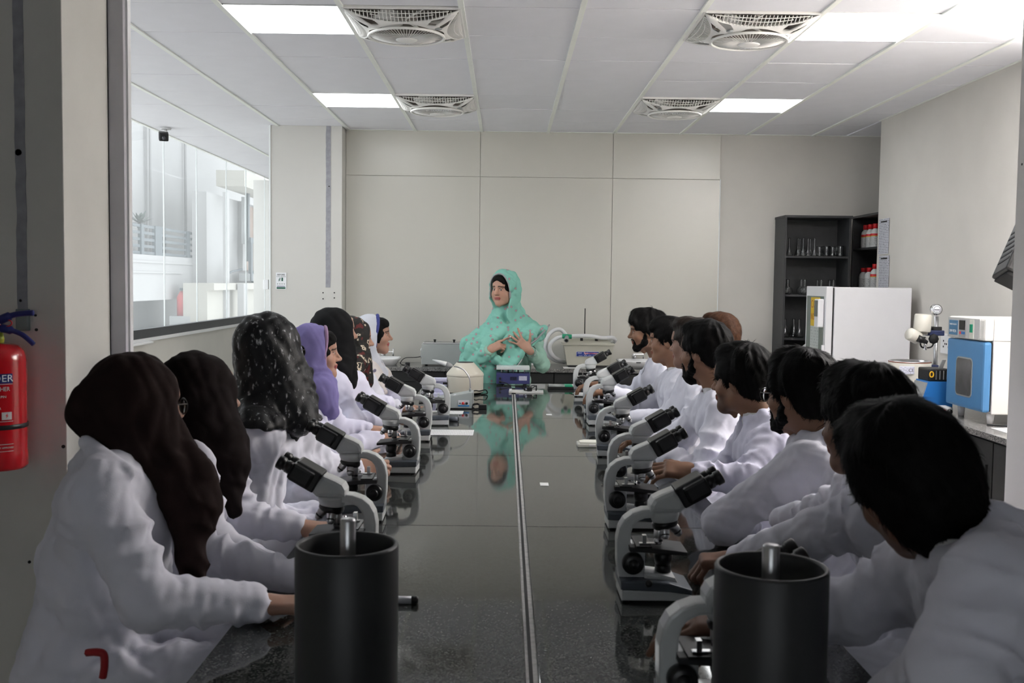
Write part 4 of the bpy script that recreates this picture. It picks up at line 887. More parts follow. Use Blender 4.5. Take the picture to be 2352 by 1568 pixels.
# ------------------------------------------------------------------ microscopes (u axis points to the eyepieces = local +x)
m_mw = mat('scope_white', (.60, .62, .62), .3, var=.015, coat=.2)
m_mg = mat('scope_grey', (.085, .10, .12), .4, var=.04)
m_mb = mat('scope_black', (.013, .013, .014), .33, var=.08)
m_slide = mat('stage_black', (.02, .02, .022), .5, var=.1)
UP = RX(PI/2)        # prism: local x,y -> x,z ; extrusion along -y
def make_scope():
    t = thing('microscope', 'microscope', 'microscope', (0, 0, 0), 0, 'binocular microscopes on the table')
    O = .10   # optical axis is at u = .108 in profile space; shift so the base is centred
    def S(pts): return [(u-.087, w) for u, w in pts]
    def px(poly, hw, name, m, b=.004, par=t, sm=False): return MB().prism(S(poly), -hw, hw, UP, b, sm).build(name, m, par)
    base = px([(0, .006), (.176, .006), (.176, .022), (.12, .03), (.0, .034)], .066, 'base', m_mw, .005)
    px([(-.002, .034), (.12, .03), (.176, .0215), (.177, .035), (.12, .052), (.06, .056), (-.003, .056)], .068, 'base_band', m_mg, .004)
    px([(.06, .05), (.15, .036), (.138, .058), (.112, .064), (.06, .07)], .038, 'lamp_housing', m_mw, .006)
    for u in (.012, .162):
        for v in (-.05, .05): MB().cyl((u-.087, v, 0), (u-.087, v, .008), .009, n=10).build('foot', m_blk, base)
    arm = [(-.003, .05), (-.009, .09), (-.010, .15), (-.004, .182), (.008, .203), (.028, .219), (.055, .2285), (.084, .23), (.084, .207), (.06, .205), (.042, .197), (.031, .183), (.026, .165), (.025, .142), (.05, .138), (.062, .13), (.064, .05)]
    px(arm, .026, 'arm', m_mw, .006)
    kn = MB().lathe([(0, -.052), (.02, -.05), (.027, -.046), (.028, -.03), (.0265, -.028), (.012, -.026), (.012, .026), (.0265, .028), (.028, .03), (.027, .046), (.02, .05), (0, .052)], 24, TR(.030-.087, 0, .094) @ RX(PI/2)).build('focus_knob', m_mb, t)
    MB().lathe([(0, -.062), (.012, -.061), (.014, -.05), (.014, .05), (.012, .061), (0, .062)], 18, TR(.030-.087, 0, .094) @ RX(PI/2)).build('fine_focus_knob', m_mb, kn)
    MB().prism(S([(.02, .128), (.165, .118), (.165, .128), (.06, .14), (.02, .14)]), -.055, .055, UP, .002).build('stage', m_slide, t)
    MB().box((.035-.087, -.06, .1385), (.075-.087, .05, .1435), .001).build('slide_clip', m_mb, t)
    cl = MB().box((.045-.087, -.045, .1435), (.1-.087, -.03, .1475), .001); cl.box((.052-.087, -.048, .146), (.062-.087, -.03, .168)); cl.cyl((.088-.087, -.04, .145), (.088-.087, -.04, .158), .006, n=10); cl.build('stage_fitting', m_chrome, t)
    MB().lathe([(0, .082), (.02, .084), (.024, .1), (.022, .122), (0, .124)], 18, TR(.112-.087, 0, 0)).build('condenser', m_mb, t)
    MB().lathe([(0, .09), (.017, .088), (.021, .078), (.021, .064), (0, .06)], 18, TR(.112-.087, 0, 0)).build('illuminator', m_mb, t)
    MB().lathe([(0, 0), (.008, .0), (.009, .016), (.006, .02), (0, .02)], 12, TR(.066-.087, -.064, .048) @ RX(PI/2*.7)).build('brightness_dial', m_mb, t)
    # head: neck, turret with objectives, prism body, binocular block, eyepieces
    MB().lathe([(.030, .192), (.034, .2), (.038, .214), (.038, .222), (0, .222)], 28, TR(.113-.087, 0, 0)).build('neck', m_mw, t)
    A = TR(.113-.087, 0, .196) @ RY(-.24)
    tu = MB().lathe([(0, .004), (.03, .004), (.034, -.004), (.034, -.012), (.028, -.018), (0, -.02)], 28, A).build('turret', m_mb, t)
    for (tilt, az, L) in ((.24, 0, .05), (-.42, 0, .036), (.5, 1.9, .034), (.5, -1.9, .03)):
        B = A @ RZ(az) @ TR(-.017 if tilt > 0 and az == 0 else .017, 0, -.014) @ RY(tilt if az == 0 else -tilt) @ RX(PI)
        ob = MB().lathe([(.011, 0), (.0125, .004), (.0125, L*.45), (.0105, L*.55), (.0105, L*.78), (.006, L), (0, L)], 16, B).build('objective', m_steel, t)
        MB().lathe([(.0109, L*.6), (.0109, L*.72)], 16, B, cap=False).build('objective_band', m_mb, ob)
    hd = px([(.072, .222), (.072, .242), (.080, .257), (.098, .267), (.132, .281), (.167, .238), (.150, .222)], .033, 'prism_head', m_mw, .011)
    c, s = math.cos(.515), math.sin(.515)
    D = TR(.15-.087, 0, .2605) @ RY(-.515)        # local x along the viewing axis
    MB().box((-.004, -.037, -.029), (.072, .037, .029), .005, D).build('binocular_block', m_mb, t)
    for v in (-.03, .03):
        MB().box((.012, v-.024, -.023), (.076, v+.024, .024), .008, D).build('prism_box', m_mb, t)
        MB().lathe([(0, 0), (.0175, 0), (.0175, .018), (.0155, .019), (.0155, .026), (.0185, .027), (.0185, .043), (.015, .045), (0, .043)], 20, D @ TR(.072, v, 0) @ RY(PI/2)).build('eyepiece', m_mb, t)
    return t
sc0 = make_scope()
RIGHT = [(.292, 1.84), (.298, 2.60), (.340, 3.36), (.405, 3.90), (.432, 4.75), (.470, 5.80), (.490, 6.30), (.490, 7.25)]
LEFT = [(-.348, 2.74), (-.402, 3.43), (-.362, 4.28), (-.375, 5.15), (-.314, 5.72)]
LR = ['white binocular microscope half hidden behind the right foreground cylinder', 'nearest fully visible white microscope on the right side of the table',
      'right-side white microscope, third from the camera, in front of the lilac sleeve', 'right-side white microscope mostly hidden behind the third one',
      'right-side white microscope beside the flat white box on the table', 'right-side white microscope, third from the far end',
      'right-side white microscope, second from the far end', 'farthest white microscope on the right, below the spirometer']
LL = ['white microscope on the left directly behind the left foreground cylinder', 'left-side white microscope, second from the camera, black eyepieces over a sleeve',
      'left-side white microscope in the middle, gripped by a hand', 'left-side white microscope, second from the far end', 'farthest white microscope on the left, beside the centrifuge']
n = 0
for (x, y), lab in zip(RIGHT, LR):
    o = sc0 if n == 0 else copy_tree(sc0); n += 1
    o.location = (x+.087, y, T); o.rotation_euler = (0, 0, random.uniform(-.06, .06)); o['label'] = lab
for (x, y), lab in zip(LEFT, LL):
    o = copy_tree(sc0); o.location = (x-.087, y, T); o.rotation_euler = (0, 0, PI+random.uniform(-.06, .06)); o['label'] = lab
# ------------------------------------------------------------------ foreground cylinders with a rod
m_can = mat('charcoal_plastic', (.030, .031, .032), .42, var=.05)
def canister(px, y, label, r, rpx, rtop):
    rim = at(px[0], px[1], y); x = rim.x; h = rim.z-T
    t = thing('cylinder_holder', label, 'cylinder', (x, y, T), 0, 'dark cylinders at the near end of the table')
    MB().lathe([(0, 0), (r*1.0, 0), (r, .006), (r, h-.004), (r-.002, h), (r-.006, h), (r-.008, h-.004), (r-.008, .012), (0, .01)], 64, cap=False).build('tube_wall', m_can, t)
    p = at(rpx, rtop, y)
    MB().lathe([(0, .01), (.0135, .01), (.0135, p.z-T-.004), (.0115, p.z-T), (0, p.z-T)], 20, TR(p.x-x, .005, 0)).build('rod', m_steel, t)
canister((797, 1247), 1.74, 'dark grey open cylinder with a metal rod, left foreground', .088, 798, 1192)
canister((1772, 1298), 1.60, 'dark grey open cylinder with a metal rod, right foreground', .0885, 1773, 1252)
# ------------------------------------------------------------------ small things on the table
def onT(px, py): return atz(px, py, T)
c0 = onT(1069, 908); ce_r = .5*(at(1111, 880, 7.32).x-at(1025, 880, 7.32).x); zc_ = at(1068, 862, 7.3).z-T; zt_ = at(1068, 833, 7.3).z-T
cf = thing('centrifuge', 'cream round centrifuge with a conical lid on the far table end', 'centrifuge', (at(1068, 900, 7.34).x, 7.34, T))
m_cfg = mat('centrifuge_cream', (.66, .62, .52), .3, var=.015, coat=.3)
R_ = ce_r
MB().lathe([(0, .012), (R_*.97, .012), (R_*.98, .016), (R_*.985, zc_-.012), (R_*.985, zc_), (0, zc_)], 48).build('drum', m_cfg, cf)
MB().lathe([(R_*.99, zc_-.006), (R_*1.0, zc_), (R_*1.0, zc_+.008), (R_*.96, zc_+.018), (R_*.46, zt_), (R_*.44, zt_), (0, zt_-.004)], 48).build('lid', m_cfg, cf)
MB().lathe([(R_*.43, zt_-.004), (R_*.44, zt_+.003), (R_*.40, zt_+.003), (0, zt_-.002)], 32).build('lid_port', m_blk, cf)
MB().lathe([(0, 0), (R_*.85, 0), (R_*.85, .012), (0, .012)], 32).build('base', m_blk, cf)
MB().sphere((-R_*.985, -.03, zc_*.55), (.006, .035, .042), 16, 10).build('round_label', mat('label_disc', (.62, .66, .8), .5, var=.02), cf)
MB().tube([(-R_*.99-.002+.0*k, -.03+.036*math.cos(k*PI/12), zc_*.55+.043*math.sin(k*PI/12)) for k in range(24)], .003, 6, closed=True).build('label_ring', m_nvy, cf)
MB().tube(spline([(R_*.5, -R_*.86, .03), (R_*.62, -R_*.95, .034), (R_*.8, -R_*.9, .03), (R_*1.12, -R_*.7, .035), (R_*1.2, -R_*.5, .008), (R_*.9, -R_*.75, .004)]), .004, 6).build('power_cord', m_blkm, cf)
sw_ = thing('plastic_rack', 'lilac-white plastic rack beside the centrifuge, behind the farthest left microscope', 'rack', (at(1008, 890, 7.0).x, 7.0, T))
m_lil = mat('lilac_plastic', (.60, .60, .78), .4, var=.02)
MB().box((-.05, -.05, 0), (.05, .05, .04), .006).build('base', m_lil, sw_); MB().box((-.045, .02, .04), (.045, .04, .13), .004).build('back', m_lil, sw_); MB().box((-.055, -.045, .12), (.055, .045, .14), .005).build('top_plate', m_lil, sw_); MB().box((.03, -.05, .1), (.06, -.035, .115), .003).build('clip', m_blk, sw_)
# gooseneck lamp box
gb = onT(1085, 940); ga = onT(1035, 938)
lb = thing('gooseneck_lamp', 'grey control box with a bent gooseneck reading lamp', 'lamp', (gb.x-.1, gb.y+.09, T))
GB = lb.location; g = lambda px, py, Y: Vector(rel(at(px, py, Y), GB))
m_lg = mat('light_grey_case', (.36, .40, .40), .45, var=.02)
tz = g(1083, 902, gb.y).z; tz0 = g(1040, 912, gb.y).z
MB().prism([(-.13, .006), (.098, .006), (.098, tz), (.08, tz), (-.13, tz0-.012)], -.08, .085, UP, .003).build('case', m_lg, lb)
MB().box((.098, -.07, .004), (.104, .07, tz-.002), .002).build('rear_plate', m_pg, lb)
pb_ = MB().box((.01, -.0872, .022), (.08, -.0845, .056), .001).build('switch_panel', mat('panel_white', (.66, .68, .72), .5, var=0), lb)
MB().box((.01, -.0876, .018), (.08, -.0846, .026)).build('blue_strip', m_blue, pb_)
MB().cyl((.041, -.086, .038), (.041, -.093, .038), .0085, n=16).build('red_button', m_lred, pb_); MB().cyl((.064, -.086, .038), (.064, -.095, .038), .008, n=16).build('dial', m_blk, pb_); MB().cyl((.022, -.086, .038), (.022, -.09, .038), .004, n=10).build('socket', m_blk, pb_)
MB().box((-.02, -.03, 0), (.045, .03, .0015), .0003, TR(0, -.04, .5*(tz+tz0)-.003) @ RY(-.13)).build('top_label', mat('panel_white'[:] , (.66, .68, .72)), lb)
gp = [(.082, 0, tz), (.082, 0, tz+.03), g(1078, 868, GB.y), g(1066, 850, GB.y), g(1052, 843, GB.y), g(1042, 841, GB.y)]
gn = MB().tube(spline(gp), .0042, 10).build('gooseneck', m_steel, lb); MB().cyl((.082, 0, tz), (.082, 0, tz+.02), .007, n=12).build('neck_socket', m_pg, lb)
h0, h1, h2 = g(1040, 841, GB.y), g(1025, 836, GB.y), g(993, 826, GB.y)
MB().tube([h0, (h0+h1)/2, h1], [.006, .017, .015], 14).build('lamp_body', m_pg, lb); MB().tube([h1, (h1*.5+h2*.5), h2], [.016, .012, .003], 12).build('lamp_shade', mat('clear_plastic', (.75, .78, .78), .2, var=0), lb)
MB().box((-.12, -.07, 0), (.09, .07, .006)).build('foot', m_blkm, lb)
ad = thing('power_adapter', 'black power adapter with coiled cord beside the grey lamp box', 'adapter', (onT(1103, 940).x, gb.y+.02, T))
MB().box((-.01, -.03, 0), (.04, .03, .03), .004).build('brick', m_blk, ad)
cp = []
for i in range(60): a = i*.42; cp.append((-.025+.026*math.cos(a), -.01+.022*math.sin(a)*.8, .018+.014*math.sin(a*1.0)+.004*math.sin(i)))
MB().tube(cp, .0028, 6).build('cord', m_blkm, ad)
mp = print_mat('handout_print', (.74, .75, .75), (.32, .33, .34), 110, .47, (1, 0))
def sheet(pa_, pb2, dep, label, z=T+.0006):
    a, b = onT(*pa_), onT(*pb2); t = thing('handout', label, 'paper', ((a.x+b.x)/2, (a.y+b.y)/2, z)); hw = (b.x-a.x)/2
    MB().box((-hw, -dep/2, 0), (hw, dep/2, .0008)).build('sheet', mp, t); return t
sheet((962, 993), (1088, 993), .2, 'long printed handout lying by the second farthest left microscope')
sheet((985, 947), (1064, 947), .15, 'short printed handout in front of the grey lamp box')
bk = thing('dark_eyepiece_case', 'small dark cylinder lying by the base of the farthest left microscope', 'case', onT(1040, 968))
MB().cyl((-.02, 0, .014), (.03, 0, .014), .014, n=16).build('barrel', m_mg, bk); MB().cyl((.03, 0, .014), (.034, 0, .014), .012, n=16).build('cap', m_blk, bk)
# rocker with white platform
b0_, b1_ = at(1140, 870, 7.93), at(1217, 870, 7.93)
rk = thing('platform_rocker', 'navy blue platform rocker with a white tray at the far table end', 'rocker', ((b0_.x+b1_.x)/2, 8.0, T)); RK = rk.location
hw = (b1_.x-b0_.x)/2; zt2 = at(1180, 857, 7.93).z-T
m_rkb = mat('rocker_blue', (.045, .05, .16), .42, var=.03)
MB().box((-hw, -.075, .012), (hw, .075, zt2), .004).build('case', m_rkb, rk)
zp0, zp1 = at(1180, 849, 7.93).z-T, at(1180, 842, 7.93).z-T
MB().box((-hw*1.0, -.08, zp0), (hw*.98, .08, zp1), .003).build('tray', mat('frosted_white', (.62, .66, .66), .35, var=.01), rk)
for x in (-hw*.68, -hw*.3, 0, hw*.3, hw*.68): MB().cyl((x, -.04, zt2), (x, -.04, zp0), .006, n=10).build('tray_post', m_blk if abs(x) in (hw*.3,) else m_steel, rk)
for k in range(7): MB().box((-.022+k*.0078, -.0765, zt2*.42), (-.018+k*.0078, -.0745, zt2*.72)).build('vent_slot', m_blkm, rk)
MB().box((.045, -.0765, zt2*.42), (.107, -.0745, zt2*.78)).build('rating_label', print_mat('rocker_print', (.60, .60, .72), (.25, .25, .35), 220, .5), rk)
MB().cyl((-hw+.03, -.075, zt2*.58), (-hw+.03, -.083, zt2*.58), .008, n=12).build('fuse_cap', m_blk, rk); MB().cyl((-hw+.03, -.075, zt2*.32), (-hw+.03, -.085, zt2*.32), .009, n=12).build('cord_gland', m_blk, rk)
for x in (-hw+.05, hw-.04): MB().cyl((x, -.05, 0), (x, -.05, .014), .012, n=10).build('foot', m_blkm, rk)
MB().tube(spline([(-hw+.03, -.085, zt2*.32), (-hw+.08, -.1, .02), (-.02, -.12, .005), (.06, -.15, .006), (.1, -.2, .022)]), .0035, 6).build('power_cord', m_blkm, rk)
nb2 = thing('notebook', 'thin white notebook lying in front of the navy rocker', 'notebook', ((onT(1173, 897).x+onT(1243, 897).x)/2, 7.47, T), -.03)
MB().box((-.125, -.075, 0), (.125, .075, .009), .002).build('pages', mat('notebook_white', (.62, .62, .60), .5, var=.02), nb2); MB().box((-.125, -.078, .008), (-.105, .075, .015), .003).build('spine', m_white, nb2)
pc = thing('plug_cord', 'coiled black plug cord lying on the white notebook', 'cord', (onT(1215, 897).x, 7.46, T+.012))
cp = []
for i in range(80):
    a = i/80*2*PI*3; w_ = .5+.5*math.cos(a*.5); cp.append((-.045+.012*math.sin(a)+.105*(.5+.5*math.sin(a/3)), .01+.016*math.cos(a*1.01), .018+.017*math.sin(a*.98+.6)))
MB().tube(cp, .0033, 6).build('cord', m_blkm, pc); MB().box((-.02, -.05, 0), (.02, -.01, .03), .006).build('plug', m_blk, pc)
for x in (-.012, .0): MB().box((-.03, -.045+x, .012), (-.018, -.038+x, .018)).build('pin', m_chrome, pc)
ty = thing('slide_tray', 'black tray with white film and green insert at the far right of the table', 'tray', (onT(1290, 893).x+.01, 7.72, T)); 
MB().box((-.115, -.06, 0), (.115, .06, .02), .003).build('tray', m_blk, ty); MB().box((-.108, -.055, .02), (.108, .055, .032), .003).build('clear_film', mat('film_grey', (.42, .44, .43), .15, var=.15, scale=30), ty); MB().box((.01, -.056, .021), (.07, .05, .0335), .002).build('green_insert', MATS['green_plastic'], ty)
wb_ = thing('slide_box', 'flat white plastic slide box on the right side of the table', 'box', (onT(1350, 1022).x, onT(1350, 1024).y, T), .0)
MB().box((-.055, -.05, 0), (.075, .05, .018), .004).build('body', mat('ivory_plastic', (.68, .68, .62), .4, var=.01), wb_); MB().prism([(-.045, -.045), (.07, -.045), (.07, .045), (-.02, .045), (-.045, .02)], .018, .026, None, .003).build('lid', MATS['ivory_plastic'], wb_); MB().box((.0, -.053, .006), (.03, -.049, .016), .001).build('latch', m_white, wb_)
for (p, lab) in (((1261, 952), 'small white paper label stuck on the table, farther one'), ((1250, 1112), 'small white paper label stuck on the table, nearer one')):
    q = onT(*p); t = thing('table_label', lab, 'label', (q.x, q.y, T+.0004)); MB().box((-.017, -.032, 0), (.017, .032, .0006)).build('sticker', print_mat('sticker_print', (.66, .67, .67), (.4, .4, .4), 150, .4, (0, 1)), t)
mk = thing('marker_pen', 'white marker pen with black cap lying beside the left cylinder', 'marker', onT(940, 1386), .0)
MB().cyl((-.1, 0, .0095), (.008, 0, .0095), .0095, n=18).build('barrel', mat('marker_white', (.55, .56, .60), .35, var=.02), mk); MB().lathe([(.0098, 0), (.0102, .012), (.008, .0165), (0, .0165)], 16, TR(.006, 0, .0095) @ RY(PI/2)).build('cap', m_blk, mk)
sc_cord = MB().tube(spline([(0, 0, .004), (.03, -.02, .012), (.08, -.01, .02), (.16, -.005, .012), (.24, .02, .004)]), .0028, 6).build('scope_cord', m_blkm, None, tuple(onT(1308, 902)))
tag(sc_cord, 'thin black cord lying in front of the farthest right microscope', 'cord')
# ------------------------------------------------------------------ implicit surfaces for people and cloth
V3 = lambda *a: np.array(a[0] if len(a) == 1 else a, dtype=np.float64)
def unit(v): v = V3(v); return v/np.linalg.norm(v)
def smin(a, b, k):
    if k <= 0: return np.minimum(a, b)
    h = np.maximum(k-np.abs(a-b), 0)/k; return np.minimum(a, b)-h*h*k*.25
def smax(a, b, k): return -smin(-a, -b, k)
class Prim:
    def __init__(s, f, lo, hi): s.f = f; s.lo = np.array(lo); s.hi = np.array(hi)
def rc(a, b, r1, r2=None, fold=None, flat=None):
    """capsule with two radii; fold=(amp, waves, seed) cloth ripples; flat=(axis, factor) squashes the section along axis"""
    a, b = V3(a), V3(b); r2 = r1 if r2 is None else r2; ab = b-a; L2 = max(ab@ab, 1e-9); m = max(r1, r2)*(1.0 if flat is None else max(1, flat[1]))+.02
    L = math.sqrt(L2)
    def f(X, Y, Z):
        px, py, pz = X-a[0], Y-a[1], Z-a[2]
        t = np.clip((px*ab[0]+py*ab[1]+pz*ab[2])/L2, 0, 1)
        qx, qy, qz = px-t*ab[0], py-t*ab[1], pz-t*ab[2]
        if flat is not None:
            n, k = V3(flat[0]), flat[1]; d = qx*n[0]+qy*n[1]+qz*n[2]; s_ = (1/k-1)*d
            qx, qy, qz = qx+s_*n[0], qy+s_*n[1], qz+s_*n[2]
        r = r1+(r2-r1)*t
        if fold is not None:
            amp, w, sd = fold
            e1 = unit(np.cross(ab, [.3, .2, .93])); e2 = np.cross(ab/L, e1)
            an = np.arctan2(qx*e2[0]+qy*e2[1]+qz*e2[2], qx*e1[0]+qy*e1[1]+qz*e1[2])
            ph = w*2*PI*t+1.6*np.sin(an+sd)+.9*np.sin(2*an+1.7*sd)+1.1*np.sin(3.1*w*t+sd)
            r = r+amp*(1-2*np.abs(np.sin(ph*.5))**.8)*(.55+.45*np.sin(an*1.0+sd*2.1+t*2))
        return np.sqrt(qx*qx+qy*qy+qz*qz)-r
    return Prim(f, np.minimum(a, b)-m, np.maximum(a, b)+m)
def el(c, R, M=None):
    c = V3(c); R = V3(R); M = np.eye(3) if M is None else M; m = R.max()+.02
    def f(X, Y, Z):
        px, py, pz = X-c[0], Y-c[1], Z-c[2]
        u = [px*M[0, i]+py*M[1, i]+pz*M[2, i] for i in range(3)]
        k0 = np.sqrt((u[0]/R[0])**2+(u[1]/R[1])**2+(u[2]/R[2])**2); k1 = np.sqrt((u[0]/R[0]**2)**2+(u[1]/R[1]**2)**2+(u[2]/R[2]**2)**2)
        return k0*(k0-1)/np.maximum(k1, 1e-6)
    return Prim(f, c-m, c+m)
def rbox(c, H, r, M=None):
    c = V3(c); H = V3(H); M = np.eye(3) if M is None else M; m = np.linalg.norm(H)+r+.02
    def f(X, Y, Z):
        px, py, pz = X-c[0], Y-c[1], Z-c[2]
        q = [np.abs(px*M[0, i]+py*M[1, i]+pz*M[2, i])-(H[i]-r) for i in range(3)]
        o = np.sqrt(np.maximum(q[0], 0)**2+np.maximum(q[1], 0)**2+np.maximum(q[2], 0)**2)
        return o+np.minimum(np.maximum(q[0], np.maximum(q[1], q[2])), 0)-r
    return Prim(f, c-m, c+m)
class Field:
    def __init__(s, lo, hi, h):
        s.lo = V3(lo); s.h = h; s.n = np.ceil((V3(hi)-s.lo)/h).astype(int)+1
        s.ax = [(s.lo[i]+h*np.arange(s.n[i])).astype(np.float32) for i in range(3)]
        s.D = np.full(tuple(s.n), .5, np.float32)
    def sl(s, p, pad):
        r = []
        for i in range(3):
            a = int(max(0, math.floor((p.lo[i]-pad-s.lo[i])/s.h))); b = int(min(s.n[i], math.ceil((p.hi[i]+pad-s.lo[i])/s.h)+1))
            if b <= a: return None
            r.append(slice(a, b))
        return tuple(r)
    def pts(s, sl): return s.ax[0][sl[0]][:, None, None], s.ax[1][sl[1]][None, :, None], s.ax[2][sl[2]][None, None, :]
    def add(s, p, k=.02):
        sl = s.sl(p, .03+k)
        if sl: s.D[sl] = smin(s.D[sl], p.f(*s.pts(sl)).astype(np.float32), k)
        return s
    def cut(s, p, k=.01):
        sl = s.sl(p, .03+k)
        if sl: s.D[sl] = smax(s.D[sl], -p.f(*s.pts(sl)).astype(np.float32), k)
        return s
    def all(s): return s.ax[0][:, None, None], s.ax[1][None, :, None], s.ax[2][None, None, :]
    def halfspace(s, p, n, k=.01):
        """keep the side n points away from (n.(x-p) < 0)"""
        X, Y, Z = s.all(); n = unit(n); d = (X-p[0])*n[0]+(Y-p[1])*n[1]+(Z-p[2])*n[2]
        s.D = smax(s.D, np.broadcast_to(d, s.D.shape).astype(np.float32), k); return s
    def noise(s, amp, freq, seed, stretch=(1, 1, 1), ridge=False):
        X, Y, Z = s.all(); g = np.random.default_rng(seed); out = np.zeros(s.D.shape, np.float32); tot = 0
        for o in range(4):
            d = g.normal(size=3); d /= np.linalg.norm(d); f = freq*(1.35**o); d = d*f*V3(stretch); p = g.uniform(0, 6.28)
            w = np.sin(X*d[1]*.7+Y*d[2]*.7+Z*d[0]*.7+p*2)
            v = np.sin(X*d[0]+Y*d[1]+Z*d[2]+p+1.3*w); a = .8**o; tot += a
            out += a*(1-2*np.abs(v) if ridge else v)
        s.D += (amp/tot)*out; return s
    def mesh(s, smooth=1):
        D = s.D; D[0] = D[-1] = .5; D[:, 0] = D[:, -1] = .5; D[:, :, 0] = D[:, :, -1] = .5
        I = D < 0; c = [I[:-1, :-1, :-1], I[1:, :-1, :-1], I[:-1, 1:, :-1], I[1:, 1:, :-1], I[:-1, :-1, 1:], I[1:, :-1, 1:], I[:-1, 1:, 1:], I[1:, 1:, 1:]]
        sm = sum(x.astype(np.int8) for x in c); A = (sm > 0) & (sm < 8); idx = np.argwhere(A); N = len(idx)
        vid = np.full(A.shape, -1, np.int32); vid[A] = np.arange(N)
        off = np.array([[0, 0, 0], [1, 0, 0], [0, 1, 0], [1, 1, 0], [0, 0, 1], [1, 0, 1], [0, 1, 1], [1, 1, 1]])
        val = np.stack([D[idx[:, 0]+o[0], idx[:, 1]+o[1], idx[:, 2]+o[2]] for o in off], 1)
        acc = np.zeros((N, 3)); cnt = np.zeros(N)
        for a, b in ((0, 1), (2, 3), (4, 5), (6, 7), (0, 2), (1, 3), (4, 6), (5, 7), (0, 4), (1, 5), (2, 6), (3, 7)):
            va, vb = val[:, a], val[:, b]; m = (va < 0) != (vb < 0); t = np.where(m, va/np.where(m, va-vb, 1), 0)
            acc += np.where(m[:, None], off[a]+t[:, None]*(off[b]-off[a]), 0); cnt += m
        P = s.lo+(idx+acc/cnt[:, None])*s.h
        F = []
        for axis in range(3):
            a = [slice(None)]*3; b = [slice(None)]*3; a[axis] = slice(None, -1); b[axis] = slice(1, None)
            E0, E1 = I[tuple(a)], I[tuple(b)]; ch = np.argwhere(E0 != E1)
            u, v = (axis+1) % 3, (axis+2) % 3
            ok = (ch[:, u] > 0) & (ch[:, v] > 0) & (ch[:, u] < D.shape[u]-1) & (ch[:, v] < D.shape[v]-1); ch = ch[ok]
            flip = E0[ch[:, 0], ch[:, 1], ch[:, 2]]
            def g(du, dv):
                q = ch.copy(); q[:, u] += du; q[:, v] += dv; return vid[q[:, 0], q[:, 1], q[:, 2]]
            q = np.stack([g(-1, -1), g(0, -1), g(0, 0), g(-1, 0)], 1)
            q[~flip] = q[~flip][:, ::-1]; F.append(q)
        F = np.concatenate(F); F = F[(F >= 0).all(1)]
        for _ in range(smooth):
            S = np.zeros_like(P); C = np.zeros(N)
            for i in range(4):
                a, b = F[:, i], F[:, (i+1) % 4]
                for k in range(3): S[:, k] += np.bincount(a, P[b, k], N)+np.bincount(b, P[a, k], N)
                C += np.bincount(a, minlength=N)+np.bincount(b, minlength=N)
            P = P*.4+.6*S/np.maximum(C, 1)[:, None]
        return P, F
def np_mesh(name, P, F, m, col=None):
    me = bpy.data.meshes.new(name); me.vertices.add(len(P)); me.vertices.foreach_set('co', np.ascontiguousarray(P, np.float32).ravel())
    me.loops.add(F.size); me.polygons.add(len(F)); me.loops.foreach_set('vertex_index', np.ascontiguousarray(F, np.int32).ravel())
    me.polygons.foreach_set('loop_start', (np.arange(len(F))*F.shape[1]).astype(np.int32)); me.polygons.foreach_set('use_smooth', np.ones(len(F), bool))
    me.update(calc_edges=True); me.materials.append(m)
    if col is not None:
        a = me.color_attributes.new('Col', 'FLOAT_COLOR', 'POINT'); a.data.foreach_set('color', np.concatenate([col, np.ones((len(col), 1))], 1).astype(np.float32).ravel())
    return me
def field_of(prims, h, pad=.03, k=.02):
    lo = np.min([p.lo for p in prims], 0)-pad; hi = np.max([p.hi for p in prims], 0)+pad
    f = Field(lo, hi, h)
    for p in prims: f.add(p, k)
    return f
def merge(parts):
    P = []; F = []; C = []; n = 0
    for p, f, c in parts: P.append(p); F.append(f+n); C.append(c); n += len(p)
    return np.concatenate(P), np.concatenate(F), np.concatenate(C)
# ------------------------------------------------------------------ people
m_skin = attr_mat('skin', .5, .06, 300., .06, .35)
m_coat = mat('lab_coat_cloth', (.77, .77, .86), .85, var=.02, scale=6, bump=.12, bscale=500, spec=.2)
m_coat2 = mat('lab_coat_lilac', (.74, .73, .87), .85, var=.02, scale=6, bump=.12, bscale=500, spec=.2)
m_shirt = mat('shirt_white', (.72, .72, .74), .8, var=.02, bump=.1, bscale=500)
m_trou = mat('trousers_black', (.012, .012, .014), .85, var=.1, bump=.1, bscale=400)
m_shoe = mat('shoe_black', (.01, .01, .01), .4, var=.1)
m_hair = mat('hair_black', (.0055, .005, .0048), .62, var=.3, scale=60, spec=.12)
m_hairb = mat('hair_brown', (.055, .025, .014), .6, var=.4, scale=90, spec=.12)
m_hair2 = mat('hair_dark_brown', (.018, .011, .008), .5, var=.3, scale=60, spec=.25)
m_eyew = mat('eye_white', (.6, .58, .55), .15, var=0); m_iris = mat('iris_dark', (.02, .012, .008), .1, var=0)
m_gl = mat('spectacle_rim', (.05, .045, .04), .3, .6, var=0); m_lens = mat('spectacle_lens', (.9, .95, .95), .02, var=0, trans=1., ior=1.1)
h_brown = mat('hijab_dark_brown', (.020, .011, .010), .85, var=.15, scale=20, bump=.2, bscale=500, spec=.15)
h_choc = mat('hijab_chocolate', (.014, .009, .009), .85, var=.15, scale=20, bump=.2, bscale=500, spec=.15)
h_black = mat('hijab_black', (.008, .008, .009), .8, var=.1, scale=20, bump=.2, bscale=500, spec=.2)
h_spark = ramp_mat('hijab_sparkle', [(0, (.006, .006, .007)), (.60, (.009, .009, .010)), (.655, (.16, .16, .17)), (.72, (.5, .5, .52))], .5, 'noise', 75, 3., .3, stretch=(1, 1, .55), spec=.3)
h_lilac = mat('dupatta_lilac', (.22, .19, .42), .8, var=.06, scale=12, bump=.15, bscale=450, spec=.2)
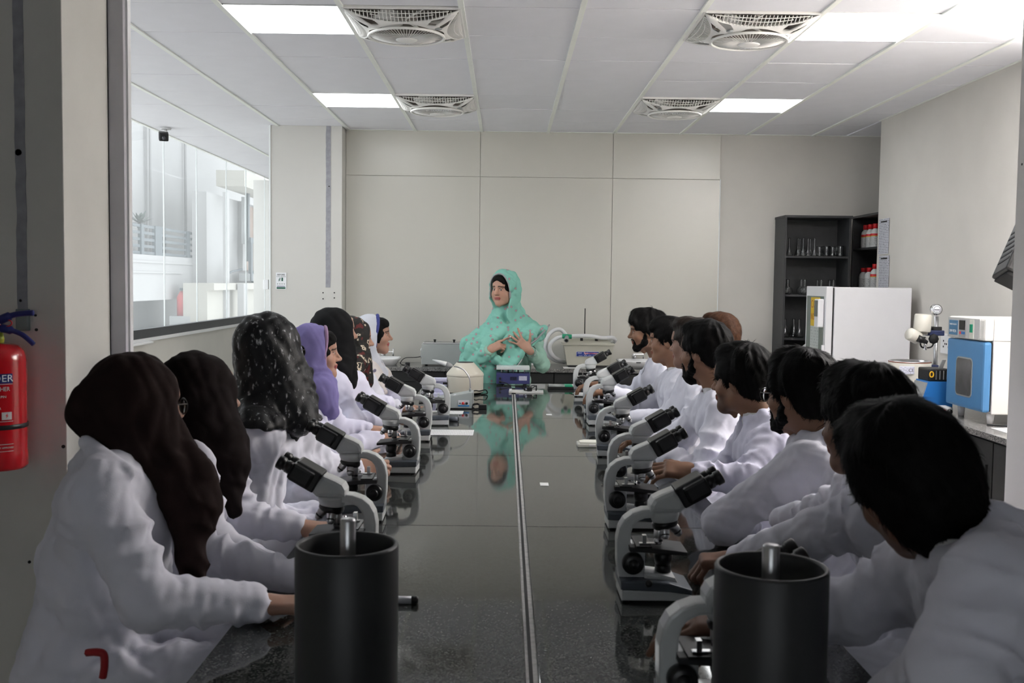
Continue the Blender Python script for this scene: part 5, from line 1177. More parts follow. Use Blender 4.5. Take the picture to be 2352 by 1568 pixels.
h_camo = ramp_mat('scarf_red_black_cream', [(0, (.10, .012, .012)), (.40, (.012, .011, .010)), (.53, (.02, .018, .015)), (.60, (.55, .47, .36)), (.66, (.012, .011, .010))], .75, 'noise', 20, 2., .15, True)
h_white = mat('scarf_white', (.58, .60, .66), .8, var=.05, bump=.15, bscale=450)
h_blue = ramp_mat('scarf_blue_band', [(0, (.02, .03, .15)), (.45, (.035, .05, .22)), (.6, (.05, .06, .25)), (1, (.02, .02, .12))], .7, 'noise', 90)
h_beige = ramp_mat('shawl_beige_floral', [(0, (.10, .09, .14)), (.12, (.16, .14, .2)), (.15, (.62, .57, .55)), (1, (.60, .55, .53))], .8, 'voronoi', 14, stretch=(1, 0., 1))
h_pink = ramp_mat('border_pink', [(0, (.45, .1, .22)), (.5, (.32, .22, .36)), (1, (.5, .16, .25))], .7, 'noise', 140)
def mint(name, base, spots, sc):
    return ramp_mat(name, [(0, (.45, .10, .15)), (.06, (.42, .16, .2)), (.08, (.6, .5, .52)), (.13, (.16, .24, .21)), (.18, base), (1, tuple(c*1.06 for c in base))], .8, 'voronoi', sc, stretch=(1, 0., 1))
h_mint = mint('dupatta_mint', (.22, .51, .42), None, 15); h_mint2 = mat('kameez_mint', (.30, .49, .40), .8, var=.1, scale=14, bump=.12, bscale=400)
h_bord = ramp_mat('border_mauve', [(0, (.5, .22, .3)), (.5, (.30, .33, .33)), (1, (.6, .4, .45))], .7, 'noise', 160)
SK_F = V3(.44, .255, .185); SK_M = V3(.27, .145, .09); SK_D = V3(.20, .105, .068)
def frame_of(face, up=(0, 0, 1), roll=0.):
    f = unit(face); u = V3(up); r = unit(np.cross(f, u)); u = np.cross(r, f)
    if roll: c, s = math.cos(roll), math.sin(roll); r, u = c*r+s*u, c*u-s*r
    return np.stack([r, f, u], 1)
def head_field(H, M, N, h, male, s=1., plump=0.):
    p = lambda x, f, u: H+M@(V3(x, f, u)*s)
    E = lambda c, R: el(p(*c), V3(R)*s, M)
    R_ = lambda a, b, r1, r2=None: rc(p(*a), p(*b), r1*s, (r1 if r2 is None else r2)*s)
    lo = np.minimum(H-.15*s-.01, N-.09); hi = np.maximum(H+.16*s, N+.09)
    F = Field(lo, hi, h)
    F.add(E((0, -.017, .03), (.076, .098, .091)), 0)
    F.add(E((0, .03, -.025), (.063, .066, .085)), .03)
    for x in (-1, 1):
        F.add(R_((x*.048, -.002, -.055), (x*.014, .066, -.098), .022, .017), .035)
        F.add(E((x*.038, .06, -.03), (.026, .022, .022)), .025)
    if plump:
        for x in (-1, 1): F.add(E((x*.036, .03, -.055), (.036+.006*plump, .042, .045)), .03)
    F.add(R_((0, .068, -.098), (0, .074, -.1), .019), .03)
    F.add(R_((-.03, .082, .021), (.03, .082, .021), .012), .018)
    F.add(E((0, .066, .05), (.05, .03, .04)), .03)
    for x in (-1, 1): F.cut(E((x*.031, .101, .0), (.019, .016, .011)), .016)
    for x in (-1, 1):
        F.add(E((x*.031, .078, -.001), (.0155, .0135, .0125)), .006)
    F.add(R_((0, .091, .012), (0, .113, -.026), .0075, .0105), .012)
    F.add(E((0, .113, -.028), (.012, .012, .010)), .008)
    for x in (-1, 1): F.add(E((x*.0125, .1, -.032), (.0085, .010, .008)), .008)
    F.add(R_((-.017, .094, -.0575), (.017, .094, -.0575), .0068), .008); F.add(R_((0, .0975, -.0565), (0, .0975, -.0565), .0075), .006)
    F.add(R_((-.014, .0935, -.0685), (.014, .0935, -.0685), .0075), .007)
    F.cut(R_((-.02, .1045, -.0628), (.02, .1045, -.0628), .0022), .004)
    for x in (-1, 1):
        F.add(el(p(x*.079, -.008, -.008), V3(.009, .02, .033)*s, M@np.array(Matrix.Rotation(-.25*x, 3, 'Z') @ Matrix.Rotation(-.2, 3, 'X'))), .006)
        F.cut(E((x*.09, -.002, -.006), (.007, .010, .018)), .006)
    F.add(rc(p(0, -.022, -.05), N, (.058 if male else .05)*s, .06 if male else .052), .03)
    if male: F.add(R_((0, .035, -.125), (0, .03, -.135), .008), .02)
    P, Fc = F.mesh(1)
    L = (P-H)@M/s
    return P, Fc, L
def head_colors(L, skin, male, stubble=0.):
    n = len(L); C = np.tile(skin, (n, 1)); x, f, u = L.T; ax_ = np.abs(x)
    def mix(mask, col, a=1.):
        m = (np.clip(mask, 0, 1)*a)[:, None]; C[:] = C*(1-m)+V3(col)*m
    lips = (f > .085)*np.clip(1-np.abs(u+.0625)/.0125, 0, 1)*2*(ax_ < .026-.5*np.abs(u+.0625))
    mix(lips, skin*V3(.95, .55, .6) if male else V3(.36, .06, .075), .8)
    brow = (f > .06)*np.clip(1-np.abs(u-.0215-.004*np.sin(ax_/.045*PI))/.0055, 0, 1)*2.5*(ax_ > .012)*(ax_ < .052)
    mix(brow, (.012, .009, .008), .92)
    mix((f > .075)*np.clip(1-np.abs(u-.008)/.0035, 0, 1)*2*(ax_ > .018)*(ax_ < .047), (.02, .014, .012), .85)
    mix((np.exp(-((u+.02)/.03)**2)*np.exp(-((ax_-.042)/.02)**2))*(f > .03), skin*V3(1.1, .85, .8), .35)
    if stubble: mix(np.clip((-.035-u)/.02, 0, 1)*(f > .0)*np.clip((f-.02)/.03, 0, 1)*(1-np.clip(lips, 0, 1))*(u > -.13), (.03, .02, .017), stubble)
    return C
def eyes(parent, H, M, s, look, base):
    for x in (-1, 1):
        c = H+M@(V3(x*.031, .0795, .0)*s); d = unit(M@V3(look[0], 1, look[1])); Mx = frame_of(d)
        e = MB().sphere(tuple(c-base), .0125*s, 16, 10).build('eye', m_eyew, parent)
        ic = c+d*.0095*s
        MB().sphere((0, 0, 0), (.0062*s, .0036*s, .0062*s), 14, 8, Matrix(((Mx[0, 0], Mx[0, 1], Mx[0, 2], ic[0]-base[0]), (Mx[1, 0], Mx[1, 1], Mx[1, 2], ic[1]-base[1]), (Mx[2, 0], Mx[2, 1], Mx[2, 2], ic[2]-base[2]), (0, 0, 0, 1)))).build('iris', m_iris, e)
def hand_prims(wrist, d, palm, side, curl=.5, spread=.1, thumb=.6, curls=None, s=1., tdir=None):
    """wrist, direction to the knuckles, palm normal (the way the palm faces); side = +1 if the thumb lies towards cross(d, palm), -1 otherwise"""
    w = V3(wrist); d = unit(d); n = V3(palm); n = unit(n-d*(n@d)); b = np.cross(d, n)*side      # b: towards the thumb
    pr = []
    Mx = np.stack([b, d, n], 1)
    pr.append((rbox(w+d*.05*s, V3(.037, .048, .0135)*s, .0125*s, Mx), .012))
    pr.append((rc(w-d*.03*s, w+d*.03*s, .0265*s, .026*s, flat=(n, .75)), .02))
    lens = [(.043, .027, .021), (.047, .030, .022), (.043, .028, .021), (.034, .021, .019)]; xs = [.027, .009, -.009, -.027]; ks = [.094, .098, .094, .086]
    for i in range(4):
        cu = (curls[i] if curls is not None else curl); a0 = w+d*ks[i]*s+b*xs[i]*s; ang = spread*(1.5-i)
        fd = unit(d*math.cos(ang)+b*math.sin(ang)); q = a0-fd*.012*s; th = 0.
        for j, l in enumerate(lens[i]):
            th += cu*(1.25, 1.5, .9)[j]; dd = fd*math.cos(th)+n*math.sin(th); q2 = q+dd*(l+(.012 if j == 0 else 0))*s
            r0 = (.0098, .0088, .008)[j]*s*(.88 if i == 3 else 1); pr.append((rc(q, q2, r0, r0*.9), .005)); q = q2
    t0 = w+d*.02*s+b*.026*s+n*.006*s; td = unit(d*math.cos(thumb)+b*math.sin(thumb)+n*.35) if tdir is None else unit(tdir)
    t1 = t0+td*.045*s; td2 = unit(td+d*.25); t2 = t1+td2*.03*s; t3 = t2+unit(td2+n*.25)*.024*s
    pr += [(rc(t0, t1, .016*s, .0115*s), .016), (rc(t1, t2, .0112*s, .0098*s), .005), (rc(t2, t3, .0098*s, .008*s), .004)]
    return pr
def hand_mesh(pr, h=.0028):
    lo = np.min([p.lo for p, _ in pr], 0)-.01; hi = np.max([p.hi for p, _ in pr], 0)+.01; F = Field(lo, hi, h)
    for p, k in pr: F.add(p, k)
    return F.mesh(1)
def hair_strands(P, F, H, M, s, n, seed, ln=.03, lift=.07, width=.0010, crown=(0, -.045, .125)):
    g = np.random.default_rng(seed); Nn = np.zeros_like(P)
    e1 = P[F[:, 1]]-P[F[:, 0]]; e2 = P[F[:, 3]]-P[F[:, 0]]; fn = np.cross(e1, e2)
    for i in range(4):
        for k in range(3): Nn[:, k] += np.bincount(F[:, i], fn[:, k], len(P))
    Nn /= np.maximum(np.linalg.norm(Nn, axis=1), 1e-9)[:, None]
    L = (P-H)@M/s; ok = np.argwhere(L[:, 2] > -.07)[:, 0]
    I = g.choice(ok, n); p0 = P[I]; nn = Nn[I]; C = H+M@(V3(crown)*s)
    t = p0-C; t -= nn*(t*nn).sum(1)[:, None]; t /= np.maximum(np.linalg.norm(t, axis=1), 1e-6)[:, None]
    t += g.normal(scale=.22, size=t.shape); t -= nn*(t*nn).sum(1)[:, None]; side = np.cross(t, nn); side /= np.maximum(np.linalg.norm(side, axis=1), 1e-6)[:, None]
    l = ln*g.uniform(.5, 1.3, n)[:, None]; wv = g.uniform(-1, 1, n)[:, None]; lf = lift*g.uniform(-.1, 1.2, n)[:, None]; V = []
    for k, (a, w) in enumerate(((0, 1.), (.4, .9), (.75, .6), (1., .08))):
        q = p0+t*l*a+nn*(lf*l*(a-a*a*.8))-nn*((l*a)**2/(2*.15))+side*(.0028*math.sin(a*5.5)*wv)+nn*.0006
        V += [q+side*width*w, q-side*width*w]
    V = np.stack(V, 1).reshape(-1, 3); b = np.arange(n)[:, None]*8
    Q = np.concatenate([b+np.array([0, 2, 3, 1]), b+np.array([2, 4, 5, 3]), b+np.array([4, 6, 7, 5])])
    return V, Q
def make_hair(H, M, s, h, vol=1., fringe=0., nape=-.07, seed=1, amp=.004, strands=900, side_len=0., low=0.):
    p = lambda x, f, u: H+M@(V3(x, f, u)*s); E = lambda c, R: el(p(*c), V3(R)*s, M)
    F = Field(H-.19*s, H+.19*s, h)
    F.add(E((0, -.018, .035), (.085+.008*vol, .106+.008*vol, .096+.012*vol)), 0)
    F.add(E((0, .045, .105), (.062, .052, .022+.014*vol)), .03)
    F.add(E((0, -.06, -.01), (.072, .058, .075)), .03)
    if low: F.add(E((0, -.042, -.05), (.073, .06, .045+.03*low)), .03)
    if fringe: F.add(rc(p(-.045, .085, .075), p(.045, .085, .075), .018*s, .018*s), .03)
    F.cut(E((0, .125, -.06), (.082, .072, .122)), .012)
    for x in (-1, 1):
        F.cut(E((x*.095, .012, -.052), (.04, .034+.0*side_len, .052-side_len)), .012)
        F.cut(E((x*.075, .075, -.04), (.03, .05, .07)), .012)
    F.halfspace(p(0, -.07, nape), M@V3(0, .35, -1), .012)
    # ridges that radiate from the crown
    X, Y, Z = F.all(); C = H+M@(V3(.012, -.05, .12)*s)
    dx, dy, dz = X-C[0], Y-C[1], Z-C[2]
    a = dx*M[0, 0]+dy*M[1, 0]+dz*M[2, 0]; b = dx*M[0, 1]+dy*M[1, 1]+dz*M[2, 1]; c = dx*M[0, 2]+dy*M[1, 2]+dz*M[2, 2]
    th = np.arctan2(a, b); rr = np.sqrt(a*a+b*b+c*c)
    g = np.random.default_rng(seed); q = g.uniform(0, 6, 6)
    rid = np.sin(th*7+q[0]+4*np.sin(rr*19+q[1]+2*th))*.6+np.sin(th*19+q[2]+7*np.sin(rr*14+th*3+q[3]))*(.35+.3*np.sin(th*3+rr*20+q[5]))+.6*np.sin(rr*38+th*4+q[4]+2*np.sin(th*5))
    F.D += (amp*s*rid*np.clip(rr/.05, 0, 1)).astype(np.float32)
    F.noise(.004*s, 70, seed+5)
    P, Q = F.mesh(1)
    V, Q2 = hair_strands(P, Q, H, M, s, int(strands*1.6), seed, .026, .16, .0009)
    return np.concatenate([P, V]), np.concatenate([Q, Q2+len(P)])
def make_beard(H, M, s, h, seed, full=1.):
    p = lambda x, f, u: H+M@(V3(x, f, u)*s); E = lambda c, R: el(p(*c), V3(R)*s, M); F = Field(H-.17*s, H+.14*s, h)
    for x in (-1, 1):
        F.add(rc(p(x*.066, .012, -.02), p(x*.055, .018, -.062), .0135*s, .018*s), .02)
        F.add(rc(p(x*.052, .02, -.066), p(x*.016, .07, -.104), .023*s, .021*s), .02)
        F.add(rc(p(x*.006, .1, -.047), p(x*.026, .088, -.055), .006*s, .006*s), .006); F.add(rc(p(x*.026, .088, -.055), p(x*.028, .08, -.08), .007*s, .01*s), .01)
    F.add(rc(p(-.014, .078, -.1), p(.014, .078, -.1), .021*s), .02)
    if full > 1: F.add(E((0, .06, -.12), (.03, .03, .022)), .02)
    F.cut(rc(p(-.018, .098, -.063), p(.018, .098, -.063), .0125*s), .006)
    F.noise(.004*s, 220/s, seed)
    P, Q = F.mesh(1); V, Q2 = hair_strands(P, Q, H, M, s, 500, seed+3, .014, .7, .0009, (0, .02, .06))
    return np.concatenate([P, V]), np.concatenate([Q, Q2+len(P)])
def person(label, H, face, N, P0, tf, arms, kind, hs=.97, up=(0, 0, 1), roll=0., skin=SK_F, coat=m_coat, near=1., seed=1, group=None, wide=1., knees=True, stand=False, legs_to=None, shirt=None, lap=True, fat=1., look=(0, 0), collar=True, extra=None, coat_name='lab_coat', seat_h=.5, neck_open=0.):
    """H head centre, N neck base, P0 pelvis, tf torso facing; arms: list of dict(S shoulder, E elbow, W wrist, d, palm, side, curl ...)"""
    H, N, P0, tf = V3(H), V3(N), V3(P0), unit(tf); ts = unit(np.cross(tf, (0, 0, 1))); spine = unit(N-P0)
    male = kind['male']; M = frame_of(face, up, roll); base = V3(P0[0], P0[1], 0.)
    hv = .0032/near**.5 if near >= 1 else .0042; hv = min(hv, .0045); cv = .0062 if near >= 1.1 else .0075 if near >= 1 else .0095
    parts = []
    Ph, Fh, L = head_field(H, M, N-spine*.02, hv, male, hs, kind.get('plump', 0)); parts.append((Ph-base, Fh, head_colors(L, skin, male, kind.get('stubble', 0))))
    # arms, hands
    for a in arms:
        if a.get('d') is None: continue
        W_ = V3(a['W']); pr = [(rc(V3(a['E']), W_, .04, .027), .02)]+hand_prims(W_, a['d'], a['palm'], a['side'], a.get('curl', .45), a.get('spread', .08), a.get('thumb', .7), a.get('curls'), a.get('s', 1.), a.get('tdir'))
        p_, f_ = hand_mesh(pr, .003 if near >= .8 else .004); parts.append((p_-base, f_, np.tile(skin*a.get('tone', .95), (len(p_), 1))))
    # trunk below the clothes, legs
    tor = [rc(P0+(0, 0, .0), P0+(N-P0)*.5, .11, .1, flat=(tf, .8)), rc(P0+(N-P0)*.5, N-spine*.1, .11, .1, flat=(tf, .8)), rc(N-spine*.1, N+spine*.02, .07, .045)]
    hipz = P0[2]
    leg = []
    if stand: joints = [(P0-ts*s_*.09, V3(P0-ts*s_*.1+tf*.02)*V3(1, 1, 0)+V3(0, 0, P0[2]*.52), V3(P0-ts*s_*.11-tf*.02)*V3(1, 1, 0)+V3(0, 0, .08)) for s_ in (-1, 1)]
    else: joints = [(P0-ts*s_*.09, P0-ts*s_*.12+tf*.40+V3(0, 0, .0), V3(P0-ts*s_*.12+tf*.36)*V3(1, 1, 0)+V3(0, 0, .09)) for s_ in (-1, 1)]
    Ft = field_of(tor, .016, k=.05)
    p_, f_ = Ft.mesh(1); parts.append((p_-base, f_, np.tile(skin, (len(p_), 1))))
    P_, F_, C_ = merge(parts)
    me = np_mesh('person', P_, F_, m_skin, C_); body = bpy.data.objects.new('person', me); link(body); body.location = base; tag(body, label, 'person', group)
    def child(name, P, F, m, lab=None):
        o = bpy.data.objects.new(name, np_mesh(name, P-base, F, m)); link(o, body)
        if lab: o['label'] = lab
        return o
    eyes(body, H, M, hs, look, base)
    # trousers and shoes
    Fl = None; prl = []
    for (hp_, kn_, an_) in joints: prl += [rc(hp_, kn_, .088, .068), rc(kn_, an_, .066, .05)]
    Fl = field_of(prl, .014, k=.03); Fl.noise(.004, 40, seed+9); p_, f_ = Fl.mesh(1); child('trousers', p_, f_, m_trou)
    for (hp_, kn_, an_) in joints:
        sp_ = field_of([rc(V3(an_[0], an_[1], .05)-tf*.03, V3(an_[0], an_[1], .042)+tf*.13, .04, .036)], .008); sp_.halfspace((0, 0, .004), (0, 0, -1), .004); p_, f_ = sp_.mesh(1); child('shoe', p_, f_, m_shoe)
    # coat
    w = wide; g = seed*1.7
    mid = P0+(N-P0)*.45; ch = P0+(N-P0)*.74
    S = [V3(a['S']) for a in arms]
    cp_ = [rc(P0+(0, 0, .02), mid, .15*w*fat, .145*w*fat, (.006, 2.2, g), (tf, .80)), rc(mid, ch, .145*w*fat, .15*w, (.005, 2, g+1), (tf, .78)), rc(ch, N-spine*.07, .145*w, .085*w, None, (tf, .8))]
    for s_ in S: cp_.append(rc(N-spine*.055, s_-spine*.005, .062, .062)); cp_.append(rc(ch, s_-spine*.05, .1, .07))
    F0_ = None
    sl = []
    for a in arms:
        s_, e_, w_ = V3(a['S']), V3(a['E']), V3(a['W']); cw = w_-unit(w_-e_)*a.get('cuff', .015)
        sl += [rc(s_, e_, .066*a.get('fat', 1), .057*a.get('fat', 1), (.011, 3.0, g+2+len(sl)), None), rc(e_, cw, .057*a.get('fat', 1), .044*a.get('fat', 1), (.0085, 3.6, g+3+len(sl)), None)]
    lp = []
    if lap and not stand:
        for (hp_, kn_, an_) in joints: lp.append(rc(hp_+(0, 0, .01), hp_+(kn_-hp_)*.8+V3(0, 0, .01), .11, .095, (.006, 2, g+5)))
        lp.append(rc(P0-tf*.06+V3(0, 0, .0), P0-tf*.09+V3(0, 0, -.22), .14, .12, (.008, 2, g+6), (tf, .5)))
    if stand:
        lp += [rc(P0, V3(P0[0], P0[1], .55), .16*fat, .18*fat, (.008, 1.4, g+5), (tf, .75))]
    allp = cp_+sl+lp; lo = np.min([q.lo for q in allp], 0)-.03; hi = np.max([q.hi for q in allp], 0)+.03
    F = Field(lo, hi, cv)
    for q in cp_: F.add(q, .05)
    for q in lp: F.add(q, .06)
    X, Y, Z = F.all(); F.noise(.017, 22, seed, (1, 1, .5), True)
    for q in sl: F.add(q, .024)
    F.noise(.006, 52, seed+70, (1, 1, .7), True)
    for a in arms:
        e_, w_ = V3(a['E']), V3(a['W']); dd = unit(w_-e_); cw = w_-dd*(a.get('cuff', .015)-.035); F.cut(rc(cw+dd*.012, cw+dd*.2, .036, .09), .004)
    if collar:
        u_ = spine; R1_ = .07; cc_ = N-u_*.03-tf*.008
        ring = []
        for i in range(15):
            an = -2.35+4.7*i/14
            dvec = -tf*math.cos(an)*1.02+ts*math.sin(an); hgt = .045*math.cos(an*.55)
            ring.append((cc_+dvec*R1_, cc_+dvec*(R1_+.012)+u_*(hgt-.005), cc_+dvec*(R1_+.034)+u_*(hgt-.045)))
        for i in range(14):
            F.add(rc(ring[i][0], ring[i+1][0], .016), .012); F.add(rc(ring[i][1], ring[i+1][1], .0125), .012); F.add(rc(ring[i][2], ring[i+1][2], .0125), .014)
            F.add(rc((ring[i][1]+ring[i][2])/2, (ring[i+1][1]+ring[i+1][2])/2, .0125), .01)
        # lapels down to the first button, front opening, stand clear of the neck
        for sg in (-1, 1):
            top = cc_+tf*.06+ts*sg*.075+u_*.0; bot = ch+tf*(.118*w)+ts*sg*.012-spine*.1
            F.add(rc(top, bot, .02, .012, None, (tf, .6)), .012)
        F.cut(rc(N-u_*.03, N+u_*.12+tf*.01, .058, .075), .008)
        if neck_open: F.cut(rc(N-u_*.05+tf*.085, ch+tf*.12, .035, .012), .01)
    if extra: extra(F)
    p_, f_ = F.mesh(1); co = child(coat_name, p_, f_, coat)
    if collar:
        for kq in range(3):
            bpos = ch+tf*(.117*w*(1+.06*kq*(fat-1)*6))-spine*(.1+.1*kq); 
            MB().sphere(tuple(bpos-base), .0075, 10, 6).build('button', m_shirt, co)
    if shirt is not None and collar:
        Fs = Field(N-.16, N+.1, .006)
        cc_ = N-spine*.012
        for i in range(14):
            an = -2.7+5.4*i/14; an2 = -2.7+5.4*(i+1)/14
            v = lambda q_: -tf*math.cos(q_)+ts*math.sin(q_)
            Fs.add(rc(cc_+v(an)*.061+spine*.012, cc_+v(an2)*.061+spine*.012, .009), .01); Fs.add(rc(cc_+v(an)*.066-spine*.018, cc_+v(an2)*.066-spine*.018, .010), .02)
        Fs.add(rc(cc_-spine*.02, ch+tf*.03, .06, .09), .03); Fs.cut(rc(N-spine*.03, N+spine*.15, .055, .06), .006)
        p_, f_ = Fs.mesh(1); child('shirt', p_, f_, shirt)
    # head cover
    if male:
        p_, f_ = make_hair(H, M, hs, max(hv, .0034), kind.get('vol', 1.), kind.get('fringe', 0), kind.get('nape', -.07), seed, kind.get('amp', .004)*.6, kind.get('strands', 900), kind.get('side', 0), kind.get('low', 0)); child('hair', p_, f_, kind.get('hair', m_hair))
        if kind.get('beard'): p_, f_ = make_beard(H, M, hs, max(hv, .0034), seed, kind['beard']); child('beard', p_, f_, m_hair)
    if kind.get('glasses'):
        gl = MB(); 
        q = lambda x, f, u: tuple(H+M@(V3(x, f, u)*hs)-base)
        for x in (-1, 1):
            gl.tube([q(x*.034+.024*math.cos(i*PI/10), .108, -.002+.02*math.sin(i*PI/10)) for i in range(20)], .0016, 6, closed=True)
            gl.tube([q(x*.058, .106, .006), q(x*.083, .04, .006), q(x*.085, -.005, .004)], .0016, 6)
        gl.tube([q(-.011, .108, .002), q(0, .113, .005), q(.011, .108, .002)], .0016, 6); go = gl.build('spectacles', m_gl, body)
        for x in (-1, 1): MB().lathe([(0, -.0006), (.0235*hs, -.0006), (.0235*hs, .0006), (0, .0006)], 20, Matrix(((M[0, 0], M[0, 2], M[0, 1], 0), (M[1, 0], M[1, 2], M[1, 1], 0), (M[2, 0], M[2, 2], M[2, 1], 0), (0, 0, 0, 1))).copy()).build('lens', m_lens, go).location = q(x*.034, .108, -.002)
    return dict(body=body, child=child, H=H, M=M, N=N, P0=P0, tf=tf, ts=ts, spine=spine, ch=ch, S=S, cp=cp_, sl=sl, hs=hs, base=base, seed=seed, cv=cv, hv=hv)
def hood(pz, name, m, lab=None, h=.006, vol=.016, face_open=(.062, .075, .098), open_c=(0, .115, -.03), bun=None, drape=None, drop=.12, cape=None, folds=.006, brow=0., extra=None, freq=38):
    """scarf: hood round the head, drape round the neck, cape over the shoulders cut by half-spaces"""
    H, M, N, s, tf, ts, sp = pz['H'], pz['M'], pz['N'], pz['hs'], pz['tf'], pz['ts'], pz['spine']
    p = lambda x, f, u: H+M@(V3(x, f, u)*s)
    pr = [el(p(0, -.02, .028), (V3(.079, .101, .094)+vol)*s, M), el(p(0, .01, -.03), (V3(.074, .075, .1)+vol)*s, M), rc(p(0, -.03, -.04), N+sp*.0, (.075+vol)*s, .085+vol), rc(p(0, .03, -.09), N-sp*.08+tf*.07, .055+vol, .06+vol)]
    if bun: pr.append(el(p(*bun[0]), V3(bun[1])*s, M))
    if drape: pr += drape
    cape_pr = []
    if cape is not None:
        for q in pz['cp'][1:]: cape_pr.append(q)
    lo = np.min([q.lo for q in pr+cape_pr], 0)-.05; hi = np.max([q.hi for q in pr+cape_pr], 0)+.05
    F = Field(lo, hi, h)
    if cape is not None:
        for q in cape_pr: F.add(q, .05)
        for a in pz['sl'][::2]: F.add(a, .03)
        F.D -= cape.get('th', .014)
        for (pt, n) in cape['cuts']: F.halfspace(pt, n, .012)
    for q in pr: F.add(q, .045)
    F.noise(folds, freq, pz['seed']+20, cape.get('stretch', (1, 1, .35)) if cape else (1, 1, .4), True)
    F.cut(el(p(*open_c), V3(face_open)*s, M), .012)
    if extra: extra(F)
    P, Q = F.mesh(1); return pz['child'](name, P, Q, m, lab)
def stool(x, y, label, z):
    global STOOL
    if STOOL is None:
        t = thing('lab_stool', 'x', 'stool', (0, 0, 0), 0, 'black lab stools beside the table')
        MB().lathe([(0, -.035), (.155, -.035), (.165, -.02), (.16, -.004), (0, 0)], 28).build('seat', m_blk, t)
        for k in range(4): a = PI/4+k*PI/2; MB().cyl((.1*math.cos(a), .1*math.sin(a), -.035), (.17*math.cos(a), .17*math.sin(a), -.40), .011, n=10).build('leg', m_frame, t)
        MB().tube([(.152*math.cos(a*PI/14), .152*math.sin(a*PI/14), -.28) for a in range(28)], .008, 6, closed=True).build('foot_ring', m_frame, t)
        STOOL = t; o = t
    else: o = copy_tree(STOOL)
    o.location = (x, y, z); o.scale = (1, 1, z/.40); o['label'] = label
STOOL = None
# ------------------------------------------------------------------ the class
def A(S, E_, W_, d=None, palm=(0, 0, -1), side=1, **k): return dict(S=S, E=E_, W=W_, d=d, palm=palm, side=side, **k)
def edge_ring(pz, m, name, cx=.071, cu=.108, f0=.058, u0=-.012, a0=-.4, a1=PI+.4, r=.0045, bow=.03):
    H, M, s, b = pz['H'], pz['M'], pz['hs'], pz['base']; pts = []
    for i in range(29):
        a = a0+(a1-a0)*i/28; q = V3(cx*math.cos(a), f0-bow*abs(math.cos(a))+.0*math.sin(a), u0+cu*math.sin(a)); pts.append(tuple(H+M@(q*s)-b))
    MB().tube(pts, r, 6).build(name, m, pz['body'])
def hood_edge(pz, m, name, vol, oc, fo, r=.006, a0=-.45, a1=PI+.45, push=.002):
    H, M, s, b = pz['H'], pz['M'], pz['hs'], pz['base']; c = V3(0, -.02, .028); R = V3(.079, .101, .094)+vol; c2 = V3(0, .01, -.03); R2 = V3(.074, .075, .1)+vol; pts = []
    for i in range(41):
        a = a0+(a1-a0)*i/40; d0 = V3(math.cos(a), 0, math.sin(a))
        for k in range(200):
            t = k/199*PI*.75; d = V3(0, math.cos(t), 0)+d0*math.sin(t)
            # outermost of the two shells along d from the common centre
            best = 0
            for cc, RR in ((c, R), (c2, R2)):
                o = (c-cc)/RR; v = d/RR; A_ = v@v; B_ = 2*o@v; C_ = o@o-1; D_ = B_*B_-4*A_*C_
                if D_ > 0: best = max(best, (-B_+math.sqrt(D_))/(2*A_))
            q = c+d*best
            if (((q-V3(oc))/V3(fo))**2).sum() > 1: break
        pts.append(tuple(H+M@((c+d*(best+push))*s)-b))
    MB().tube(pts, r, 8).build(name, m, pz['body'])
def front_hair(pz, m=None, vol=-.6, line=.112):
    H, M, s = pz['H'], pz['M'], pz['hs']; q = lambda x, f, u: H+M@(V3(x, f, u)*s); E = lambda c, R: el(q(*c), V3(R)*s, M)
    F = Field(H-.16*s, H+.16*s, .004); F.add(E((0, -.014, .03), (.082, .104, .097)), 0); F.add(E((0, .02, -.02), (.074, .072, .085)), .02); F.add(E((0, .066, .062), (.056, .036, .045)), .02)
    F.cut(E((0, .135, -.05), (.085, .10, line)), .008); F.halfspace(q(0, 0, -.08), M@V3(0, 0, -1), .01); F.noise(.0025, 120, pz['seed'])
    p_, f_ = F.mesh(1); pz['child']('hair', p_, f_, m or m_hair)
def tube_part(pz, pts, r, m, name, n=6): MB().tube([tuple(V3(q)-pz['base']) for q in spline(pts)], r, n).build(name, m, pz['body'])
WOM = dict(male=False)
GL = 'women students along the left side of the table'; GR = 'male students along the right side of the table'
# ---- left row, nearest first
H = at(318, 930, 2.52)
L1 = person('woman in dark brown hijab and lab coat, nearest on the left', H, (.74, .67, -.05), at(292, 1035, 2.5), (-1.03, 2.5, .56), (1, .05, 0),
    [A(at(226, 1132, 2.33), at(345, 1378, 2.26), at(592, 1388, 2.37), (1, .12, -.03), (0, .1, -1), 1, curl=.25, fat=1.12), A(at(405, 1085, 2.68), at(470, 1270, 2.72), at(690, 1330, 2.62), (1, -.05, -.05), (0, 0, -1), -1, curl=.3, fat=1.05)],
    dict(male=False, glasses=True), near=1.3, seed=3, hs=.94, group=GL, fat=1.1, wide=1.06, extra=lambda F: [F.add(rc(at(*a_), at(*b_), r_, r_, None, ((.1, .95, .3), .6)), .012) for a_, b_, r_ in (((200, 1018, 2.41), (282, 1078, 2.345), .022), ((226, 1062, 2.345), (290, 1084, 2.335), .02), ((212, 1040, 2.375), (284, 1082, 2.335), .02))])
tube_part(L1, [at(200, 1498, 2.2), at(222, 1497, 2.19), at(238, 1503, 2.19), at(240, 1530, 2.19), at(236, 1556, 2.19)], .0085, mat('ribbon_red', (.35, .01, .015), .5), 'red_strap')
dr = [rc(H+Vector((.03, .02, -.1)), at(452, 1160, 2.5), .085, .06, (.006, 3, 2.)), rc(at(430, 1100, 2.5), at(446, 1335, 2.46), .062, .03, (.007, 4, 1.))]
hood(L1, 'hijab', h_brown, 'dark brown hijab', h=.0055, bun=((0, -.125, -.01), (.055, .06, .06)), drape=dr, folds=.006)
H = at(462, 912, 2.98)
